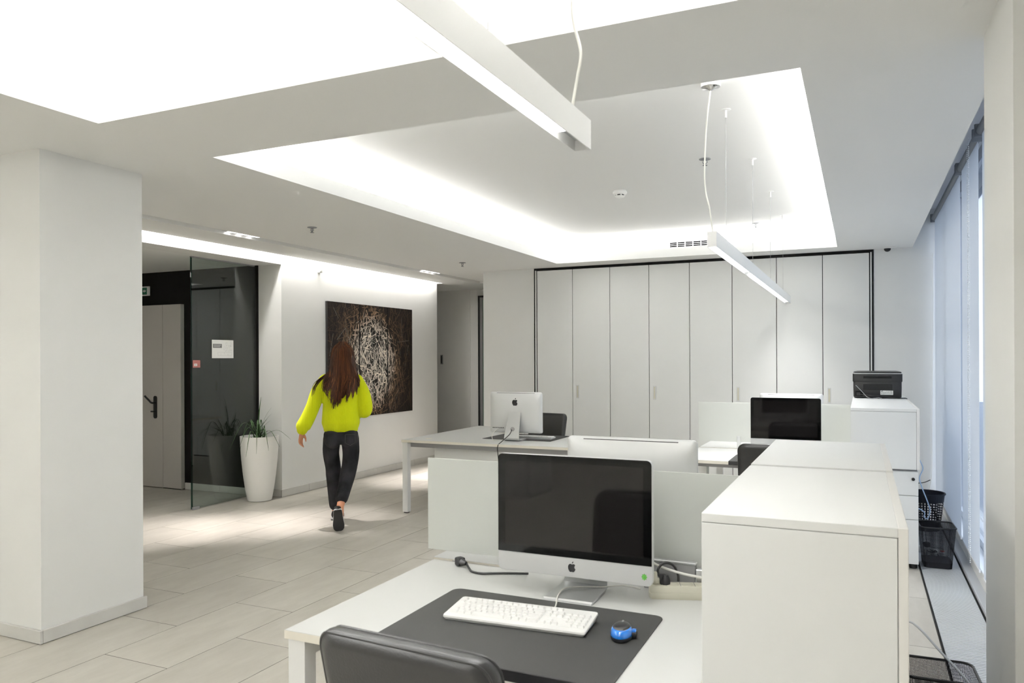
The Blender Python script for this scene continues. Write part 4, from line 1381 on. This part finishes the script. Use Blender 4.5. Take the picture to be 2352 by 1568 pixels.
def arc(z0, z1, a0, a1, n):
    for k in range(n):
        b0, b1 = a0 + (a1 - a0) * k / n, a0 + (a1 - a0) * (k + 1) / n
        m.add([(rad(z0) * math.cos(b0), rad(z0) * math.sin(b0), z0), (rad(z0) * math.cos(b1), rad(z0) * math.sin(b1), z0), (rad(z1) * math.cos(b1), rad(z1) * math.sin(b1), z1), (rad(z1) * math.cos(b0), rad(z1) * math.sin(b0), z1)], [(0, 1, 2, 3)])


for z0, z1 in bands:
    arc(z0, z1, 0, 2 * PI, 40)
for k in range(cols):
    a = 2 * PI * k / cols
    arc(0.055, 0.252, a - 0.035, a + 0.035, 1)
m.build('slotted_wall', 'bin_plastic', rb, kind='stuff')
MB().lathe([(0.001, 0.004), (r0, 0.004), (r0, 0.010)], n=30).build('bottom', 'bin_plastic', rb)
MB().lathe([(r1 - 0.002, hr - 0.006), (r1 + 0.006, hr - 0.008), (r1 + 0.008, hr), (r1 + 0.004, hr + 0.006), (r1 - 0.003, hr + 0.002)], n=40, cap=False).build('rim', 'bin_plastic', rb, 50)

fs = thing('floor_power_strip', 'white power strip with red switch on the floor behind the mesh basket', 'power strip', (0.50, 6.72, 0.001), R(-50))
MB().rbox(-0.13, 0.13, -0.025, 0.025, 0.0, 0.045, 0.008, 2).build('case', 'white_plastic', fs, 40)
MB().rbox(0.085, 0.110, -0.012, 0.012, 0.044, 0.052, 0.002, 1).build('switch', 'red_switch', fs)
for k in range(4):
    MB().lathe([(0.018, 0.0), (0.018, 0.0015), (0.0155, 0.0015), (0.0145, 0.0005)], (-0.095 + 0.045 * k, 0, 0.0447), 16).build('socket', 'white_plastic', fs, 30)
MB().rbox(-0.07, -0.03, -0.018, 0.018, 0.047, 0.085, 0.006, 2).build('plugged_adapter', 'black_plastic', fs, 40)
rnd = random.Random(21)
for k, (mname, lab) in enumerate((('cable_white', 'white cord tangled on the floor behind the mesh basket'), ('cable_black', 'black cord tangled on the floor behind the mesh basket'), ('cable_grey', 'grey cord curling under the window behind the mesh basket'))):
    pts = [(0.44 + 0.16 * rnd.random(), 6.58 + 0.36 * rnd.random(), 0.006 + (0.05 if 0 < i < 6 else 0.0) * rnd.random()) for i in range(7)]
    cable(pts, 0.0038, mname, lab, 6)

# ================================================================== ROLLER BLINDS
def blind(y0, y1, label, chain):
    t = thing('roller_blind', label, 'blind', (0.70, (y0 + y1) / 2, 2.955), 0, 'roller blinds along the window')
    h = (y1 - y0) / 2
    rr = [[(-0.005 + 0.026 * math.cos(2 * PI * k / 18), yy, 0.026 * math.sin(2 * PI * k / 18)) for k in range(18)] for yy in (-h, h)]
    MB().loft(rr).build('roller_tube', 'roller_grey', t, 40)
    MB().box(-0.0008, 0.0008, -h + 0.03, h - 0.03, -2.81, -0.015).build('cloth', 'blind_cloth', t)
    MB().rbox(-0.006, 0.006, -h + 0.03, h - 0.03, -2.825, -2.808, 0.002, 1).build('bottom_bar', 'metal_white', t)
    for yy in (-h, h):
        MB().rbox(-0.040, 0.030, yy - 0.006, yy + 0.006, -0.040, 0.045, 0.004, 1).build('bracket', 'roller_grey', t)
    if chain:
        for dx in (-0.055, -0.050):
            m = MB()
            z = -2.76 if dx < -0.052 else -2.70
            yy = -h + (0.02 if dx < -0.052 else 0.14)
            while z < 0.0:
                m.lathe([(0.0006, -0.0032), (0.0030, -0.0014), (0.0030, 0.0014), (0.0006, 0.0032)], (dx, yy, z), 6)
                z += 0.0135
            m.tube([(dx, yy, -2.76), (dx, yy, 0)], 0.0006, 4)
            m.build('bead_chain', 'white_plastic', t, kind='stuff')
    return t


blind(3.26, 5.60, 'near grey roller blind partly hidden by the right pillar', False)
blind(5.72, 6.665, 'narrow middle roller blind with a bead chain at its near end', True)
blind(6.715, 8.93, 'far roller blind reaching the back corner of the room', False)

# ================================================================== PERSON walking away
# frame: x = viewer's right, y = away from the viewer, z up; the figure walks away and a little to the right
PH = R(37.2)
pe = thing('person', 'person with long brown hair in neon yellow sweater and black jeans, walking away', 'person', (-4.40, 5.79, 0), PH)


def limb(mb, pts, rad, n=14, k=5):
    """tapered round limb through joints"""
    P, Q = spline([V(p) for p in pts], list(rad), k)
    mb.tube(P, Q, n)
    mb.ell(P[0], Q[0], Q[0], Q[0], n, 8)
    mb.ell(P[-1], Q[-1], Q[-1], Q[-1], n, 8)


def torso(mb, secs, n=24, pw=2.4):
    """secs: (cx, cy, z, half width, half depth)"""
    rings = []
    for cx, cy, z, a, b in secs:
        r = []
        for i in range(n):
            t = 2 * PI * i / n
            c, s = math.cos(t), math.sin(t)
            r.append((cx + a * math.copysign(abs(c) ** (2 / pw), c), cy + b * math.copysign(abs(s) ** (2 / pw), s), z))
        rings.append(r)
    mb.loft(rings)


LS, LE, LW = (-0.140, 0.02, 1.320), (-0.245, -0.02, 1.10), (-0.348, -0.05, 0.872)
RS, RE, RW = (0.140, 0.03, 1.320), (0.225, -0.045, 1.055), (0.135, 0.16, 1.075)
LH, LK, LA = (-0.082, 0.02, 0.85), (-0.070, 0.12, 0.475), (-0.052, 0.215, 0.085)
RH, RK, RA = (0.084, 0.0, 0.85), (0.058, 0.015, 0.465), (-0.010, -0.300, 0.215)
b = MB()
# trunk, neck, head
torso(b, [(0, 0.01, 0.78, 0.12, 0.08), (0, 0.0, 0.86, 0.128, 0.090), (0, 0.01, 0.98, 0.120, 0.085), (0, 0.015, 1.10, 0.122, 0.09), (0, 0.02, 1.25, 0.130, 0.085), (0.004, 0.02, 1.32, 0.115, 0.070), (0.006, 0.02, 1.37, 0.07, 0.05)])
limb(b, [(0.006, 0.02, 1.34), (0.010, 0.03, 1.42), (0.014, 0.045, 1.48)], [0.062, 0.054, 0.054])
b.ell((0.018, 0.045, 1.578), 0.072, 0.090, 0.100, 20, 14)
b.ell((0.018, 0.085, 1.530), 0.052, 0.055, 0.062, 16, 10)          # jaw
b.ell((0.018, 0.140, 1.560), 0.012, 0.018, 0.020, 10, 8)           # nose
for sx in (-1, 1):
    b.ell((0.018 + sx * 0.073, 0.045, 1.562), 0.010, 0.018, 0.030, 10, 8)   # ears
# arms
limb(b, [LS, LE, LW], [0.042, 0.036, 0.025])
limb(b, [RS, RE, RW], [0.042, 0.036, 0.025])
# legs
limb(b, [LH, LK, LA], [0.058, 0.050, 0.033])
limb(b, [RH, RK, RA], [0.058, 0.050, 0.033])
limb(b, [LA, (-0.045, 0.25, 0.05), (-0.020, 0.36, 0.035)], [0.034, 0.034, 0.026])
limb(b, [RA, (-0.012, -0.300, 0.15), (-0.012, -0.285, 0.055)], [0.034, 0.034, 0.026])


def hand(mb, wrist, fwd, side, nrm, curl, thumb_s):
    """palm with four curled fingers and a thumb; fwd = direction of the fingers, side = across the palm, nrm = palm side"""
    w, f, s, nn = V(wrist), V(fwd).normalized(), V(side).normalized(), V(nrm).normalized()
    pc = w + f * 0.045
    rings = []
    for d, hw, th in ((-0.01, 0.022, 0.017), (0.02, 0.030, 0.016), (0.05, 0.036, 0.014), (0.078, 0.036, 0.012), (0.088, 0.033, 0.009)):
        rings.append([w + f * d + s * hw * math.cos(2 * PI * i / 14) + nn * th * math.sin(2 * PI * i / 14) for i in range(14)])
    mb.loft(rings)
    for i, (off, L) in enumerate(((0.027, 0.068), (0.009, 0.078), (-0.009, 0.072), (-0.026, 0.056))):
        p = w + f * 0.078 + s * off
        pts, a = [p], curl[i] * 0.5
        for seg in (0.45, 0.32, 0.23):
            d = f * math.cos(a) + nn * math.sin(a)
            p = p + d * L * seg
            pts.append(p)
            a += curl[i]
        limb(mb, pts, [0.0088, 0.0082, 0.0074, 0.0062], 10, 3)
    p = w + f * 0.018 + s * thumb_s * 0.022
    limb(mb, [p, p + f * 0.028 + s * thumb_s * 0.020 + nn * 0.012, p + f * 0.055 + s * thumb_s * 0.022 + nn * 0.026, p + f * 0.074 + s * thumb_s * 0.016 + nn * 0.034], [0.013, 0.0105, 0.009, 0.0072], 10, 3)


hand(b, LW, (-0.16, 0.02, -1), (0.45, 0.89, 0.0), (0.88, -0.45, -0.05), (0.30, 0.42, 0.50, 0.55), 1)
hand(b, RW, (-0.75, 0.55, 0.20), (0, 0.2, 1), (-0.4, -0.9, 0), (0.5, 0.5, 0.5, 0.5), 1)
body = mesh_obj('body', remesh(b, 0.006, 4, 0.5), 'skin', pe)
for sx in (-1, 1):
    MB().ell((0.018 + sx * 0.028, 0.124, 1.582), 0.012, 0.008, 0.008, 10, 8).build('eye', 'eye', pe, 60)
MB().ell((0.018, 0.136, 1.520), 0.020, 0.007, 0.008, 12, 8).build('lips', 'lips', pe, 60)

# sweater
s = MB()
torso(s, [(0.0, 0.01, 0.868, 0.150, 0.115), (0.0, 0.01, 0.890, 0.160, 0.128), (0.0, 0.005, 0.94, 0.176, 0.142), (0.0, 0.005, 1.02, 0.170, 0.135), (0.0, 0.01, 1.12, 0.162, 0.125), (0, 0.018, 1.24, 0.175, 0.125), (0.003, 0.02, 1.325, 0.178, 0.112), (0.005, 0.02, 1.375, 0.135, 0.095), (0.008, 0.022, 1.41, 0.080, 0.075)], 28, 2.3)
limb(s, [(-0.135, 0.02, 1.325), (-0.205, 0.0, 1.225), (-0.250, -0.02, 1.10), (-0.300, -0.035, 0.985), (-0.338, -0.047, 0.915), (-0.346, -0.05, 0.888)], [0.072, 0.068, 0.064, 0.066, 0.068, 0.050], 16)
limb(s, [(0.140, 0.03, 1.325), (0.198, 0.0, 1.22), (0.222, -0.03, 1.10), (0.214, -0.02, 1.045), (0.180, 0.07, 1.06), (0.150, 0.13, 1.07)], [0.070, 0.066, 0.068, 0.066, 0.060, 0.048], 16)
limb(s, [(0.006, 0.022, 1.36), (0.010, 0.026, 1.425)], [0.068, 0.062], 16)
so_ = mesh_obj('sweater', remesh(s, 0.008, 6, 0.5), 'sweater', pe)
# ribbed hem and cuff
hem = []
for z, a, d in ((0.862, 0.150, 0.113), (0.875, 0.156, 0.120), (0.892, 0.158, 0.124), (0.902, 0.150, 0.118)):
    hem.append([(a * math.cos(2 * PI * i / 60) * (1 + 0.006 * (i % 2)), 0.01 + d * math.sin(2 * PI * i / 60) * (1 + 0.006 * (i % 2)), z) for i in range(60)])
MB().loft(hem).build('sweater_hem', 'sweater', pe, 60)

# jeans
j = MB()
torso(j, [(0, 0.008, 0.885, 0.138, 0.100), (0, 0.005, 0.84, 0.158, 0.118), (0, 0.0, 0.79, 0.160, 0.120), (0.0, 0.005, 0.745, 0.148, 0.105)], 24, 2.3)
for sx in (-1, 1):
    j.ell((sx * 0.072, -0.045, 0.80), 0.082, 0.088, 0.092, 16, 10)
limb(j, [(-0.082, 0.01, 0.79), (-0.092, 0.055, 0.66), (-0.074, 0.10, 0.52), (-0.070, 0.13, 0.44), (-0.062, 0.175, 0.28), (-0.056, 0.205, 0.145)], [0.082, 0.076, 0.072, 0.072, 0.065, 0.058], 16)
limb(j, [(0.082, 0.0, 0.79), (0.090, 0.0, 0.66), (0.078, 0.012, 0.54), (0.058, -0.005, 0.455), (0.030, -0.135, 0.355), (0.004, -0.235, 0.280)], [0.084, 0.078, 0.073, 0.074, 0.062, 0.057], 16)
mesh_obj('jeans', remesh(j, 0.007, 5, 0.5), 'jeans', pe)
pk = [(0.082 + a, -0.131 + 0.25 * abs(a) ** 1.2, 0.795 + c) for a, c in ((-0.045, 0.045), (-0.045, -0.03), (0.0, -0.055), (0.045, -0.03), (0.045, 0.045))]
MB().tube(pk + [pk[0]], 0.0022, 6, cap=False).build('pocket_seam', 'jeans_stitch', pe)


def shoe(heel, toe, upv, sole_n, h=0.085):
    """sneaker lofted from heel to toe; sole_n points out of the sole"""
    hl, tp, sn = V(heel), V(toe), V(sole_n).normalized()
    ax = (tp - hl)
    L = ax.length
    ax.normalize()
    sn = (sn - ax * sn.dot(ax)).normalized()
    sd = ax.cross(sn).normalized()
    prof = [(0.0, 0.022, 0.05), (0.03, 0.032, 0.072), (0.2, 0.036, 0.085), (0.35, 0.037, 0.080), (0.5, 0.041, 0.062), (0.7, 0.047, 0.048), (0.87, 0.044, 0.038), (0.96, 0.033, 0.030), (1.0, 0.018, 0.020)]
    up, so2, ms2 = [], [], []
    for u, w, hh in prof:
        c = hl + ax * (L * u)
        up.append([c - sn * 0.022 + sd * w * 0.95 * math.cos(2 * PI * i / 16) - sn * (hh * 0.5 * (1 + math.sin(2 * PI * i / 16)) - 0.006) for i in range(16)])
        so2.append([c + sd * (w + 0.002) * x + sn * y for x, y in ((-1, -0.010), (1, -0.010), (1, 0.0), (-1, 0.0))])
        ms2.append([c + sd * (w + 0.004) * x + sn * y for x, y in ((-1, -0.026), (1, -0.026), (1, -0.0105), (-1, -0.0105))])
    o = MB().loft(up).build('shoe', 'shoe_black', pe, 60)
    MB().loft(ms2).build('midsole', 'shoe_white', o, 50)
    MB().loft(so2).build('outsole', 'shoe_black', o, 50)
    for u in (0.42, 0.52):
        c = hl + ax * (L * u)
        MB().tube([c - sn * 0.03 + sd * 0.041, c - sn * 0.066 + sd * 0.030, c - sn * 0.082, c - sn * 0.066 - sd * 0.030, c - sn * 0.03 - sd * 0.041], 0.006, 6, smooth=3).build('side_stripe', 'shoe_white', o, 60)


shoe((-0.066, 0.165, 0.001), (-0.012, 0.425, 0.001), None, (0, 0, -1))
shoe((-0.030, -0.405, 0.205), (-0.020, -0.330, 0.006), None, (0.05, -0.95, -0.30))

# hair: a solid cap plus many tapered strands over the back
hb = MB()
hb.ell((0.018, 0.030, 1.590), 0.094, 0.104, 0.102, 22, 14)
rings = []
for z, cx, cy, a, d in ((1.60, 0.018, 0.0, 0.098, 0.080), (1.52, 0.020, -0.020, 0.112, 0.070), (1.45, 0.022, -0.045, 0.124, 0.062), (1.38, 0.022, -0.075, 0.128, 0.052), (1.31, 0.016, -0.098, 0.104, 0.038), (1.24, 0.004, -0.108, 0.070, 0.026), (1.17, -0.012, -0.112, 0.034, 0.014)):
    rings.append([(cx + a * math.cos(2 * PI * i / 20), cy + d * math.sin(2 * PI * i / 20), z) for i in range(20)])
hb.loft(rings)
ho = mesh_obj('hair', remesh(hb, 0.007, 8, 0.5), 'hair_base', pe)
rnd = random.Random(5)
hs = MB()
# locks: (start angle on the head, x of the tip, z of the tip)
locks = [(-1.25, -0.150, 1.245), (-1.0, -0.125, 1.20), (-0.8, -0.105, 1.25), (-0.62, -0.085, 1.13), (-0.45, -0.068, 1.08), (-0.30, -0.050, 1.115), (-0.16, -0.030, 1.10), (0.0, -0.008, 1.13), (0.16, 0.010, 1.20), (0.32, 0.030, 1.245),
         (0.48, 0.052, 1.14), (0.66, 0.070, 1.19), (0.86, 0.105, 1.175), (1.05, 0.135, 1.21), (1.28, 0.160, 1.275)]
for i in range(520):
    lk = locks[i % len(locks)]
    th = lk[0] + rnd.gauss(0, 0.09)
    sx, cy = math.sin(th), -math.cos(th)
    top = V((0.018 + 0.03 * sx * rnd.random(), 0.03 + rnd.uniform(-0.03, 0.03), 1.694))
    p1 = V((0.018 + 0.090 * sx, 0.03 + 0.100 * cy, 1.63))
    p2 = V((0.020 + 0.112 * sx, 0.00 + 0.092 * cy, 1.51))
    p3 = V((0.022 + (0.132 + rnd.gauss(0, 0.004)) * sx, -0.040 + 0.092 * cy, 1.39))
    zend = lk[2] + abs(rnd.gauss(0, 0.035)) - 0.01
    px = lk[1] + rnd.gauss(0, 0.006)
    yb = -0.130 - 0.012 * rnd.random()
    p4 = V(((p3.x * 0.55 + px * 0.45) + rnd.gauss(0, 0.007), min(yb, p3.y), (1.38 + zend) / 2))
    p5 = V((px, yb - 0.006, zend))
    g = rnd.uniform(0.3, 1.5)
    col = (0.046 * g, 0.0175 * g, 0.0068 * g)
    if rnd.random() < 0.25:
        col = (0.125 * g, 0.047 * g, 0.0175 * g)
    hs.tube([top, p1, p2, p3, p4, p5], [0.0045, 0.0050, 0.0048, 0.0042, 0.0034, 0.0006], 4, smooth=3)
    hs.c += [col] * (len(hs.f) - len(hs.c))
for i in range(26):                        # wisps blown over the left shoulder
    u = rnd.random()
    p0 = V((-0.055, -0.03, 1.46))
    p1 = V((-0.105 - 0.03 * u, -0.055, 1.395))
    p2 = V((-0.175 - 0.03 * u, -0.055, 1.355 - 0.03 * rnd.random()))
    p3 = V((-0.215 - 0.035 * u, -0.070, 1.29 - 0.035 * rnd.random()))
    p4 = V((-0.232 - 0.03 * u, -0.080, 1.22 - 0.03 * u))
    if i % 2:
        p2, p3, p4 = V((-0.13 - 0.03 * u, -0.105, 1.33)), V((-0.125 - 0.04 * u, -0.122, 1.26)), V((-0.115 + 0.03 * u, -0.128, 1.19 - 0.05 * rnd.random()))
    g = rnd.uniform(0.4, 1.2)
    hs.tube([p0, p1, p2, p3, p4], [0.004, 0.0035, 0.003, 0.002, 0.0005], 4, smooth=4)
    hs.c += [(0.05 * g, 0.02 * g, 0.009 * g)] * (len(hs.f) - len(hs.c))
hs.build('hair_strands', 'hair', ho, 60, kind='stuff')
